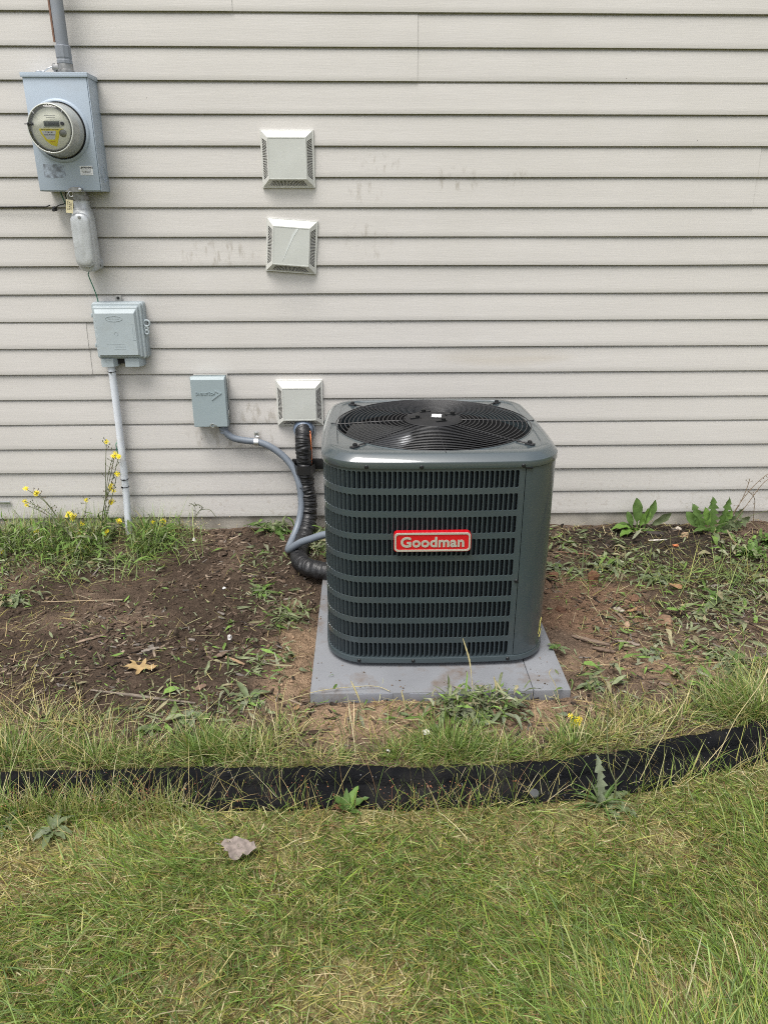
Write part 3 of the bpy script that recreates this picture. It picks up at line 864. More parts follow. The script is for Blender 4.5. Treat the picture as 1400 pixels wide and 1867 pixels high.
# --- meter socket
mb = thing('meter_socket', 'tall pale blue grey metal meter box fixed to the siding', 'meter box', (-1.146, 0, 1.54))
mk('body', box(-0.1195, 0.1195, -0.1085, 0.012, 0.0, 0.402, 0.003), M_BOX, mb, 40)
mk('front_cover', box(-0.118, 0.118, -0.1115, -0.1085, 0.004, 0.394, 0.0012), M_BOX, mb, 40)
mk('top_lip', merge(box(-0.124, 0.124, -0.1165, 0.012, 0.403, 0.408, 0.0015), box(-0.124, 0.124, -0.1165, -0.1120, 0.392, 0.404, 0.001), box(0.1205, 0.124, -0.1125, 0.012, 0.392, 0.404, 0.001)), M_BOX, mb, 40)
mk('side_flange', box(0.1200, 0.1225, -0.110, -0.096, 0.0, 0.39, 0.0008), M_BOX, mb, 40)
RC = (-0.006, 0.212)
mk('socket_ring', lathe_y([(0.1115, -0.1112), (0.109, -0.116), (0.105, -0.119), (0.100, -0.119), (0.0975, -0.114), (0.0965, -0.1112)], 64, *RC), M_BOX, mb, 40)
for r in (0.030, 0.020):
    V, F = ring_z(r, 0.0012, 0, 40, 6)
    mk('knockout_ring', ([(0.1197 + v[2], v[1] * 1.0 - 0.055, v[0] + 0.062) for v in V], F), M_BOX, mb, 60)
hp = [(-0.026, 0.004), (-0.018, 0.012), (-0.006, 0.016), (0.022, 0.016), (0.031, 0.010), (0.031, -0.002), (-0.035, -0.002), (-0.035, 0.002)]
hasp = mk('latch', prism_y([(x + 0.018, z) for x, z in hp][::-1], -0.1185, -0.1118), M_STEEL, mb, 40)
mk('latch_screw', lathe_y([(0.006, -0.1188), (0.0058, -0.122), (0.003, -0.123), (0.0, -0.1225)], 12, 0.041, 0.0065), M_ZINC, hasp, 40)
lab = mk('warning_label', box(0.049, 0.098, -0.1125, -0.1117, 0.058, 0.091), M_PAPER, mb)
mk('lettering', shift(text_mesh('WARNING', 0.0088, 0.0002, 0.0003), (0.0775, -0.1128, 0.0845)), M_INK, lab)
mk('triangle_mark', prism_y([(0.0515, 0.081), (0.0585, 0.081), (0.055, 0.0880)], -0.1129, -0.1125), M_INK, lab)
for i in range(4):
    mk('fine_print', shift(microtext((0.040, 0.038, 0.030, 0.042)[i], 0.0022, -0.1129, 20, i), (0.0735, 0, 0.0765 - i * 0.0048)), M_INK, lab)
def residue_material():
    m, t, b = new_mat('sticker_residue')
    N, L = t.nodes, t.links
    tc = N.new('ShaderNodeTexCoord'); n = N.new('ShaderNodeTexNoise'); n.inputs['Scale'].default_value = 60; n.inputs['Detail'].default_value = 6
    L.new(tc.outputs['Object'], n.inputs['Vector'])
    cr = N.new('ShaderNodeValToRGB'); cr.color_ramp.elements[0].position = 0.42; cr.color_ramp.elements[1].position = 0.62
    cr.color_ramp.elements[0].color = (*srgb(112, 118, 126), 1); cr.color_ramp.elements[1].color = (*srgb(158, 169, 182), 1)
    L.new(n.outputs['Fac'], cr.inputs[0]); L.new(cr.outputs[0], b.inputs['Base Color']); b.inputs['Roughness'].default_value = 0.7
    return m
mk('label_residue', prism_y([(-0.092, 0.052), (-0.060, 0.047), (-0.02, 0.050), (-0.008, 0.056), (-0.012, 0.092), (-0.03, 0.098), (-0.065, 0.095), (-0.09, 0.098)], -0.1119, -0.1114), residue_material(), mb)

# --- electricity meter
mt = thing('electric_meter', 'round clear covered electricity meter with a digital display plugged into the meter box', 'electric meter', (-1.146 + RC[0], -0.1112, 1.54 + RC[1]))
M_GASK = pm('black_gasket', (0.012, 0.012, 0.012), 0.6)
M_MBODY = pm('meter_grey_plastic', srgb(158, 160, 156), 0.25, var=0.08, vscale=10, dirt=(0.24, 0.23, 0.21), dirt_amt=0.4, dirt_scale=18, coat=0.5)
M_FACE = pm('meter_face', srgb(228, 228, 212), 0.5, var=0.03)
M_CLEAR, _t, _b = new_mat('clear_cover')
_N, _L = _t.nodes, _t.links
_tr = _N.new('ShaderNodeBsdfTransparent'); _gl = _N.new('ShaderNodeBsdfGlossy'); _gl.inputs['Roughness'].default_value = 0.06
_fr = _N.new('ShaderNodeFresnel'); _fr.inputs['IOR'].default_value = 1.4
_ms = _N.new('ShaderNodeMixShader')
_L.new(_fr.outputs[0], _ms.inputs[0]); _L.new(_tr.outputs[0], _ms.inputs[1]); _L.new(_gl.outputs[0], _ms.inputs[2])
_L.new(_ms.outputs[0], _N['Material Output'].inputs['Surface'])
_N.remove(_b)
mk('gasket', lathe_y([(0.0963, 0.0), (0.0963, -0.012), (0.0935, -0.0135)], 64), M_GASK, mt, 40)
mk('body', lathe_y([(0.0935, -0.008), (0.0942, -0.013), (0.0925, -0.016), (0.0905, -0.03), (0.0900, -0.055), (0.0875, -0.06), (0.0870, -0.088), (0.0855, -0.095), (0.083, -0.0985), (0.0795, -0.0985), (0.0785, -0.0955), (0.0735, -0.0890), (0.0700, -0.0885)], 72), M_MBODY, mt, 40)
mk('rim', ring_y(0.0815, 0.0026, -0.0985, 72, 8), pm('clear_rim', srgb(196, 198, 192), 0.2, coat=0.6), mt, 180)
mk('face_plate', lathe_y([(0.071, -0.0885), (0.0, -0.0885)], 64), M_FACE, mt)
mk('clear_cover', lathe_y([(0.0795, -0.0985), (0.076, -0.1020), (0.06, -0.1070), (0.03, -0.1095), (0.0005, -0.1105)], 48), M_CLEAR, mt, 180)
disp = mk('display', box(-0.024, 0.034, -0.0910, -0.0886, 0.006, 0.0245, 0.0008), pm('lcd_green_grey', srgb(86, 94, 82), 0.3, var=0.04), mt, 40)
mk('digits', shift(text_mesh('1. 004820', 0.0135, 0.0002, 0.0003, space=1.0), (0.005, -0.0912, 0.0150)), M_INK, disp)
mk('display_frame', loft([[(x, -0.0886, z) for x, z in rrect(-0.0275, 0.0375, 0.003, 0.0275, 0.003)], [(x, -0.0915, z) for x, z in rrect(-0.0265, 0.0365, 0.004, 0.0265, 0.003)], [(x, -0.0915, z) for x, z in rrect(-0.0238, 0.0338, 0.0062, 0.0243, 0.002)], [(x, -0.0886, z) for x, z in rrect(-0.0238, 0.0338, 0.0062, 0.0243, 0.002)]]), M_FACE, mt, 40)
mk('button', lathe_y([(0.0062, -0.0886), (0.0062, -0.0950), (0.005, -0.0960), (0.0, -0.0960)], 20, 0.044, 0.0165), M_BLK, mt, 40)
M_YL = pm('yellow_print', (0.88, 0.74, 0.02), 0.5, var=0.04)
yl = mk('yellow_label', prism_y([(-0.046, 0.0), (-0.040, -0.018), (-0.026, -0.040), (-0.008, -0.054), (0.012, -0.060), (0.019, -0.040), (0.030, -0.010), (0.046, 0.0)][::-1], -0.0896, -0.0886), M_YL, mt)
mk('white_panel', prism_y([(-0.038, -0.007), (-0.033, -0.020), (-0.020, -0.036), (0.009, -0.036), (0.0155, -0.007)][::-1], -0.0902, -0.0896), M_PAPER, yl)
mk('lettering', shift(text_mesh('3  50  60', 0.0075, 0.0001, 0.0002), (-0.010, -0.0903, -0.0125)), M_INK, yl)
mk('fine_print', shift(microtext(0.066, 0.003, -0.0900, 22, 9), (-0.006, 0, -0.0036)), M_INK, yl)
mk('fine_print', shift(microtext(0.018, 0.003, -0.0900, 8, 12), (0.0, 0, -0.044)), pm('red_print', (0.5, 0.12, 0.02), 0.6), yl)
bars = [box(-0.030 + i * 0.0018, -0.030 + i * 0.0018 + random.choice((0.0006, 0.0011)), -0.0906, -0.0902, -0.0225, -0.0185) for i in range(23)]
mk('barcode', merge(*bars), M_INK, yl)
for z in (0.043, 0.037):
    mk('face_print', box(-0.020 + (0.043 - z), 0.020, -0.0891, -0.0886, z, z + 0.0012), pm('grey_print', (0.3, 0.3, 0.29), 0.6), mt)
mk('optical_port', merge(lathe_y([(0.0125, -0.0886), (0.0125, -0.0930), (0.0105, -0.0940), (0.0, -0.0940)], 24, 0.041, -0.015), lathe_y([(0.003, -0.0940), (0.003, -0.0955), (0.0, -0.0955)], 10, 0.037, -0.014), lathe_y([(0.003, -0.0940), (0.003, -0.0955), (0.0, -0.0955)], 10, 0.0445, -0.014)), pm('port_metal', (0.22, 0.22, 0.20), 0.35, metal=0.5), mt, 40)
mk('seal_tag', merge(box(-0.090, -0.056, -0.106, -0.1035, 0.0125, 0.0155, 0.0006), box(-0.079, -0.073, -0.109, -0.103, 0.008, 0.019, 0.0015), box(-0.064, -0.056, -0.109, -0.103, 0.009, 0.0185, 0.0015)), M_BLK, mt, 40)
for a in (48, 136, 228, 316):
    mk('cover_clip', box(-0.007, 0.007, -0.1005, -0.096, -0.0012, 0.0012, 0.0005), M_PAPER, mt, 40, loc=(0.078 * math.cos(R(a)), 0, 0.078 * math.sin(R(a))), rot=(0, -R(a), 0))

# --- conduit body (entrance fitting) under the meter box
lb = thing('conduit_body', 'silver cast elbow fitting with rounded bottom hanging below the meter box', 'conduit fitting', (-1.130, -0.055, 1.235))
def srect(hw, hd, z, cy, n=28, e=3.2):
    out = []
    for k in range(n):
        a = 2 * math.pi * k / n
        c, s = math.cos(a), math.sin(a)
        out.append((hw * math.copysign(abs(c) ** (2 / e), c), cy + hd * math.copysign(abs(s) ** (2 / e), s), z))
    return out
lbr = [srect(0.012, 0.012, 0.0, 0.004), srect(0.026, 0.026, 0.004, 0.002), srect(0.037, 0.038, 0.016, 0.0), srect(0.0425, 0.045, 0.035, -0.002), srect(0.0425, 0.046, 0.09, -0.004), srect(0.042, 0.044, 0.16, -0.003), srect(0.041, 0.042, 0.205, -0.002), srect(0.038, 0.037, 0.228, 0.0), srect(0.032, 0.030, 0.240, 0.004), srect(0.029, 0.027, 0.248, 0.006), srect(0.029, 0.027, 0.270, 0.006)]
mk('casting', loft(lbr, cap0=True, cap1=True), M_ALU, lb, 50)
cv = [(x, z) for x, z in rrect(-0.037, 0.037, 0.020, 0.226, 0.030, 6)]
mk('cover', loft([[(x, -0.040, z) for x, z in cv], [(x * 0.98, -0.0490, 0.123 + (z - 0.123) * 0.99) for x, z in cv], [(x * 0.90, -0.0535, 0.123 + (z - 0.123) * 0.96) for x, z in cv], [(x * 0.70, -0.0565, 0.123 + (z - 0.123) * 0.89) for x, z in cv], [(x * 0.35, -0.0580, 0.123 + (z - 0.123) * 0.8) for x, z in cv]], cap1=True), M_ALU, lb, 60)
mk('cover_screw', lathe_y([(0.0065, -0.053), (0.006, -0.060), (0.0, -0.0605)], 14, 0.004, 0.210), M_STEEL, lb, 40)
mk('embossed_lettering', xform(microtext(0.07, 0.007, -0.0003, 9, 5), Matrix.Translation((0.0, -0.0548, 0.13)) @ Matrix.Rotation(R(-90), 4, 'Y')), M_ALU, lb)
mk('wall_hub', xform(lathe_z([(0.026, 0), (0.026, 0.05)], 20), Matrix.Translation((0.014, 0.02, 0.03)) @ Matrix.Rotation(R(-90), 4, 'X')), M_ALU, lb, 40)
mk('nipple', merge(lathe_z([(0.0265, 0.268), (0.0265, 0.305)], 24, 0, 0.006), lathe_z([(0.031, 0.276), (0.031, 0.290)], 8, 0, 0.006, cap_end=True, cap_start=True)), M_STEEL, lb, 35)
tagt = thing('paper_tag', 'small cream tag wired above the silver fitting', 'tag', (-1.160, -0.1145, 1.462), (0, R(8), 0))
mk('card', box(-0.0135, 0.0135, -0.0006, 0.0006, -0.001, 0.048), pm('cream_card', (0.72, 0.64, 0.40), 0.7, var=0.05), tagt)
for i in range(3):
    mk('lettering', xform(microtext((0.036, 0.030, 0.026)[i], 0.0042, 0.0, 9, 20 + i), Matrix.Translation((-0.006 + i * 0.006, -0.0009, 0.025)) @ Matrix.Rotation(R(90), 4, 'Y')), M_INK, tagt)
mk('wire_loop', tube(catmull([(-0.004, -0.001, 0.046), (-0.008, -0.004, 0.06), (0.0, -0.006, 0.075), (0.01, -0.004, 0.08), (0.014, 0.0, 0.066), (0.004, -0.004, 0.06), (-0.002, 0.0, 0.075), (0.006, 0.004, 0.086)], 6), 0.0009, 5), M_ZINC, tagt, 60)

# --- loose wires round the meter box
gw = tag(mk('ground_wire', tube(catmull([(-1.216, -0.03, 1.545), (-1.204, -0.028, 1.50), (-1.183, -0.026, 1.45), (-1.165, -0.024, 1.41), (-1.150, -0.022, 1.33), (-1.148, -0.022, 1.24), (-1.150, -0.03, 1.222), (-1.143, -0.028, 1.19), (-1.134, -0.022, 1.15), (-1.129, -0.018, 1.11), (-1.125, -0.012, 1.0), (-1.125, -0.01, 0.86), (-1.124, -0.012, 0.80), (-1.126, -0.02, 0.52), (-1.133, -0.03, 0.48), (-1.128, -0.03, 0.42), (-1.126, -0.012, 0.36)], 6), 0.0024, 6), M_GREENW, None, 60), 'thin green wire from the meter box down past the grey telephone box', 'wire')
cw = thing('coax_cable', 'thin black cable lying along a siding lap left of the silver fitting', 'cable', (-1.24, -0.01, 1.49))
mk('cable', tube(catmull([(-1.6, 0.004, -0.008), (-0.7, -0.001, -0.007), (-0.12, -0.002, -0.006), (-0.055, -0.003, -0.006), (-0.03, -0.006, 0.0)], 6), 0.0026, 6), M_BLK, cw, 60)
mk('loose_end', tube(catmull([(-0.01, -0.02, -0.012), (0.012, -0.022, 0.0), (0.034, -0.026, 0.005), (0.048, -0.03, 0.02), (0.046, -0.03, 0.04), (0.052, -0.03, 0.056)], 6), 0.0022, 6), M_BLK, cw, 60)
mk('cable_clip', merge(box(-0.018, -0.004, -0.02, 0.0, -0.022, -0.004, 0.003), lathe_y([(0.006, -0.022), (0.006, -0.028), (0.0, -0.028)], 10, -0.011, -0.018)), M_BLK, cw, 40)

# --- telephone / cable interface box
M_NID = pm('pale_blue_grey_plastic', srgb(164, 174, 178), 0.5, var=0.05, vscale=8, bump=0.08, bscale=300, dirt=(0.28, 0.28, 0.26), dirt_amt=0.25, dirt_scale=14)
nid = thing('telephone_box', 'pale grey plastic telephone interface box with a stepped lid and two feet', 'utility box', (-1.0465, 0, 0.872))
def sq(x0, x1, z0, z1, r, y): return [(x, y, z) for x, z in rrect(x0, x1, z0, z1, r, 4)]
mk('base_tray', loft([sq(-0.108, 0.108, 0.0, 0.238, 0.012, 0.012), sq(-0.108, 0.108, 0.0, 0.238, 0.012, -0.028), sq(-0.105, 0.105, 0.003, 0.235, 0.012, -0.031)], cap1=True), M_NID, nid, 35)
lid = mk('lid', loft([sq(-0.1045, 0.1035, 0.002, 0.236, 0.012, -0.029), sq(-0.1045, 0.1035, 0.002, 0.236, 0.012, -0.046), sq(-0.102, 0.101, 0.005, 0.233, 0.010, -0.0495), sq(-0.098, 0.094, 0.008, 0.225, 0.007, -0.0505), sq(-0.096, 0.091, 0.010, 0.222, 0.006, -0.060), sq(-0.093, 0.088, 0.013, 0.218, 0.004, -0.0625), sq(-0.091, 0.085, 0.015, 0.212, 0.003, -0.063), sq(-0.085, 0.077, 0.022, 0.196, 0.003, -0.075)], cap1=True), M_NID, nid, 9)
ov = [(0.036 * math.cos(a) - 0.008, 0.0115 * math.sin(a) + 0.174) for a in np.linspace(0, 2 * math.pi, 40, endpoint=False)]
ovi = [(0.0345 * math.cos(a) - 0.008, 0.0102 * math.sin(a) + 0.174) for a in np.linspace(0, 2 * math.pi, 40, endpoint=False)]
mk('embossed_oval', loft([[(x, -0.0748, z) for x, z in ov], [(x, -0.0762, z) for x, z in ov], [(x, -0.0762, z) for x, z in ovi], [(x, -0.0748, z) for x, z in ovi]]), M_NID, lid, 40)
mk('embossed_lettering', shift(microtext(0.048, 0.007, -0.0756, 9, 3), (-0.008, 0, 0.174)), M_NID, lid)
for i in range(3):
    mk('embossed_lettering', shift(microtext((0.085, 0.045, 0.05)[i], 0.0035, -0.0755, 16, 30 + i), ((-0.01, 0.005, 0.004)[i], 0, 0.068 - i * 0.0105)), M_NID, lid)
mk('embossed_mark', merge(shift(ring_y(0.007, 0.0008, -0.0752, 24, 5), (-0.006, 0, 0.112)), box(0.064, 0.0652, -0.0757, -0.0748, 0.09, 0.146), box(0.071, 0.0722, -0.0757, -0.0748, 0.09, 0.146), box(0.060, 0.074, -0.0757, -0.0748, 0.150, 0.1512), box(0.060, 0.074, -0.0757, -0.0748, 0.084, 0.0852)), M_NID, lid)
for x0, x1 in ((-0.092, -0.040), (0.010, 0.070)):
    mk('foot', loft([sq(x0, x1 + 0.012, -0.034, 0.004, 0.003, 0.006), sq(x0, x1 + 0.012, -0.034, 0.004, 0.003, -0.036), sq(x0, x1, -0.032, 0.004, 0.003, -0.056)], cap1=True), M_NID, nid, 30)
mk('cable_recess', box(-0.039, 0.009, -0.03, 0.004, -0.022, 0.002), M_DARKGAP, nid)
tb = mk('mounting_tab', box(-0.0135, 0.0135, -0.006, -0.001, 0.236, 0.262, 0.001), pm('tab_grey', srgb(160, 160, 156), 0.5), nid, 40)
mk('tab_screw', merge(lathe_y([(0.0062, -0.006), (0.0062, -0.0085), (0.0, -0.009)], 12, 0.0, 0.252)), M_BLK, tb, 40)
for z, r in ((0.150, 0.0125), (0.128, 0.007), (0.112, 0.008)):
    mk('hasp_loop', ring_y(r, 0.0042, -0.036, 24, 8, 0.117 if r > 0.01 else 0.114, z), M_NID, nid, 180)
for z in (0.176, 0.05):
    mk('hinge_pin', box(-0.112, -0.106, -0.044, -0.032, z, z + 0.016, 0.001), M_NID, nid, 40)

# --- white riser below it
riser = thing('white_conduit', 'thin white plastic pipe running from the telephone box into the ground', 'conduit', (-1.118, -0.055, 0.03))
mk('pipe', tube(catmull([(0.012, 0.022, 0.83), (0.012, 0.024, 0.7), (0.009, 0.024, 0.48), (0.005, 0.018, 0.26), (0.0, 0.004, 0.08), (-0.004, -0.004, -0.06)], 8), 0.0158, 20), pm('white_pvc', srgb(208, 213, 220), 0.4, var=0.04, vscale=10, dirt=(0.36, 0.31, 0.24), dirt_amt=0.5, dirt_scale=9), riser, 60)
for z, x in ((0.785, 0.012), (0.288, 0.0055), (0.252, 0.0048)):
    mk('cable_tie', merge(shift(ring_z(0.0166, 0.0017, 0, 24, 6), (x, 0.024 - (0.006 if z < 0.5 else 0), z)), shift(box(-0.004, 0.004, -0.022, -0.014, -0.003, 0.003, 0.001), (x - 0.012 if z < 0.27 else x, 0.022, z))), M_BLK, riser, 60)

# --- disconnect box
M_DISC = pm('disconnect_enamel', srgb(147, 160, 164), 0.42, var=0.04, vscale=5, bump=0.05, bscale=300, dirt=(0.3, 0.31, 0.31), dirt_amt=0.15)
dis = thing('disconnect_box', 'small blue grey electrical disconnect box with an embossed arrow', 'electrical box', (-0.6885, 0, 0.566))
mk('back_box', box(-0.073, 0.073, -0.050, 0.012, 0.0, 0.224, 0.002), M_DISC, dis, 40)
dcv = mk('front_cover', loft([sq(-0.0765, 0.0765, 0.004, 0.228, 0.003, -0.034), sq(-0.0765, 0.0765, 0.004, 0.228, 0.003, -0.0555), sq(-0.0750, 0.0750, 0.0055, 0.2265, 0.003, -0.0575), sq(-0.0735, 0.0735, 0.0055, 0.217, 0.003, -0.0640), sq(-0.0725, 0.0725, 0.0065, 0.2155, 0.003, -0.0645)], cap1=True), M_DISC, dis, 9)
dt = text_mesh('DIVERSITECH', 0.0165, 0.0014, 0.0003)
xs = [v[0] for v in dt[0]]; kk = 0.083 / (max(xs) - min(xs)); cc = (max(xs) + min(xs)) / 2
big = []
for v in dt[0]:
    x = (v[0] - cc) * kk - 0.0135
    tall = 1.25 if (x < -0.048 or 0.0005 < x < 0.010) else 1.0      # larger initials
    big.append((x, v[1] - 0.0652, (v[2] + 0.006) * tall + 0.148))
mk('embossed_lettering', (big, dt[1]), M_DISC, dcv)
ar = [(0.029, 0.172), (0.059, 0.157), (0.013, 0.125), (0.017, 0.133), (0.046, 0.1565), (0.031, 0.1645)]
mk('embossed_arrow', prism_y([(x, z) for x, z in ar], -0.0672, -0.0644), M_DISC, dcv)
mk('hasp', merge(shift(ring_y(0.0085, 0.0024, -0.066, 20, 6), (0.008, 0, 0.011)), box(-0.009, -0.006, -0.067, -0.064, 0.008, 0.013), box(0.021, 0.025, -0.067, -0.064, 0.008, 0.013)), M_ZINC, dis, 60)
mk('sealant', merge(box(-0.071, 0.080, -0.006, -0.001, 0.2245, 0.231, 0.002), box(0.0735, 0.080, -0.006, 0.0, 0.02, 0.225, 0.002)), pm('clear_caulk', srgb(176, 174, 168), 0.3), dis, 40)
mk('side_catch', box(0.0768, 0.0795, -0.045, -0.03, 0.03, 0.075, 0.001), M_ZINC, dis, 40)

# --- grey flexible whip
M_WHIP = pm('grey_flex_conduit', srgb(110, 118, 128), 0.42, var=0.06, vscale=20)
whip = thing('flexible_conduit', 'grey flexible conduit curving from the disconnect box to the air conditioner', 'conduit', (-0.64, -0.035, 0.56))
wp = [(-0.640, -0.032, 0.566), (-0.632, -0.036, 0.540), (-0.600, -0.036, 0.511), (-0.545, -0.033, 0.497), (-0.494, -0.032, 0.490), (-0.448, -0.034, 0.474), (-0.404, -0.038, 0.447), (-0.360, -0.048, 0.408), (-0.326, -0.066, 0.362), (-0.304, -0.088, 0.300), (-0.298, -0.100, 0.235), (-0.300, -0.118, 0.180), (-0.314, -0.150, 0.125), (-0.334, -0.20, 0.084), (-0.348, -0.26, 0.064), (-0.342, -0.318, 0.078), (-0.316, -0.355, 0.110), (-0.28, -0.38, 0.142), (-0.23, -0.41, 0.172), (-0.175, -0.435, 0.200), (-0.10, -0.46, 0.218)]
wpath = catmull([(a + 0.64, b + 0.035, c - 0.56) for a, b, c in wp], 14)
mk('tube', tube(wpath, lambda i, n, a: 0.0158 + 0.0004 * (1 if (i // 1) % 2 else -1), 16), M_WHIP, whip, 180)
mk('connector', lathe_z([(0.021, 0.0), (0.021, -0.012), (0.0185, -0.016), (0.0185, -0.026), (0.0165, -0.028)], 8, 0.0, 0.003), M_WHIP, whip, 30)
st = mk('strap', merge(box(-0.0105, 0.0105, -0.002, 0.001, 0.016, 0.043, 0.0006), ([(x, -0.0165 - 0.0185 * math.sin(a), -0.003 + 0.0185 * math.cos(a)) for x in (-0.0105, 0.0105) for a in np.linspace(-0.5, math.pi + 0.2, 15)], [(i, i + 1, 16 + i, 15 + i) for i in range(14)])), M_ZINC, whip, 40, loc=(0.144, 0.018, -0.068))
mk('strap_screw', lathe_y([(0.006, -0.002), (0.0055, -0.006), (0.0, -0.0065)], 10, 0, 0.034), M_STEEL, st, 40)

# --- insulated line set in a black ribbed sleeve
M_SLEEVE = pm('black_wrap', (0.014, 0.0142, 0.0155), 0.42, var=0.25, vscale=60, bump=0.7, bscale=140, spec=0.5)
ls = thing('line_set', 'thick black wrapped refrigerant line running from the wall down to the air conditioner', 'pipe', (-0.282, -0.02, 0.545))
lp = [(-0.282, -0.002, 0.548), (-0.282, -0.040, 0.535), (-0.282, -0.062, 0.500), (-0.281, -0.066, 0.44), (-0.279, -0.066, 0.375), (-0.275, -0.068, 0.31), (-0.270, -0.074, 0.255), (-0.266, -0.086, 0.20), (-0.268, -0.108, 0.145), (-0.276, -0.15, 0.10), (-0.286, -0.21, 0.075), (-0.296, -0.29, 0.066), (-0.294, -0.37, 0.066), (-0.275, -0.44, 0.068), (-0.235, -0.49, 0.07), (-0.18, -0.52, 0.072), (-0.10, -0.54, 0.075)]
lpath = catmull([(a + 0.282, b + 0.02, c - 0.545) for a, b, c in lp], 22)
def wrap_r(i, n, a):
    t = i / n
    base = 0.0345 if t < 0.38 else 0.0375
    # creased sleeve: slanted ridges, irregular
    h1 = float(vnoise(np.array([i * 0.62 + 1.6 * math.sin(a + 0.17 * i)]), np.array([math.cos(a) * 2.2 + i * 0.11]))[0]) - 0.5
    h2 = float(vnoise(np.array([i * 0.33 + 40 + math.sin(a)]), np.array([math.cos(a) * 1.6]))[0]) - 0.5
    return base + 0.0068 * h1 + 0.0050 * h2
mk('sleeve', tube(lpath, wrap_r, 28), M_SLEEVE, ls, 180)
mk('overlap_edge', tube(lpath[136:141], lambda i, n, a: 0.0405 - 0.0008 * i, 28), M_SLEEVE, ls, 60)
mk('wall_cover', lathe_y([(0.046, 0.022), (0.046, 0.010), (0.044, 0.000), (0.036, -0.013), (0.018, -0.022), (0.0, -0.024)], 32, 0.0, -0.002), pm('blue_grey_putty', srgb(112, 126, 146), 0.35, var=0.2, vscale=25, bump=0.6, bscale=70), ls, 60)
mk('caulk_skirt', lathe_y([(0.052, 0.0205), (0.050, 0.012), (0.046, 0.009)], 24, 0.003, -0.008), pm('clear_sealant', srgb(170, 176, 184), 0.25, var=0.1), ls, 60)
mk('copper_wire', tube(catmull([(0.032, -0.022, 0.0), (0.036, -0.05, -0.03), (0.037, -0.05, -0.07), (0.037, -0.048, -0.11), (0.034, -0.046, -0.16)], 6), 0.0024, 6), pm('orange_wire', (0.62, 0.17, 0.05), 0.4), ls, 60)
for i, (sx, tilt) in enumerate(((160, 0), (116, 0), (190, 0))):
    c = lpath[sx]
    mk('cable_tie', tube([c + Vector((0.0405 * math.cos(a) - 0.006, 0.043 * math.sin(a), 0.006 * math.cos(a))) for a in np.linspace(0, 2 * math.pi, 33)], 0.0018, 6), M_BLK, ls, 60) if sx < 175 else None
brk = thing('pipe_bracket', 'black plastic bracket clamping the wrapped line to the siding', 'bracket', (-0.279, 0.0, 0.375))
mk('back_plate', box(-0.062, 0.115, -0.012, -0.001, -0.025, 0.024, 0.001), M_BLK, brk, 40)
mk('clamp_band', loft([[(x * (1 + 0.0), y, z) for x, y in [(-0.046, -0.012), (-0.046, -0.07), (-0.030, -0.108), (0.0, -0.112), (0.030, -0.108), (0.046, -0.07), (0.046, -0.012)]] for z in (-0.021, 0.021)], closed=False), M_BLK, brk, 50)
mk('screw', lathe_y([(0.0065, -0.012), (0.006, -0.016), (0.0, -0.017)], 12, 0.098, 0.008), M_ZINC, brk, 40)

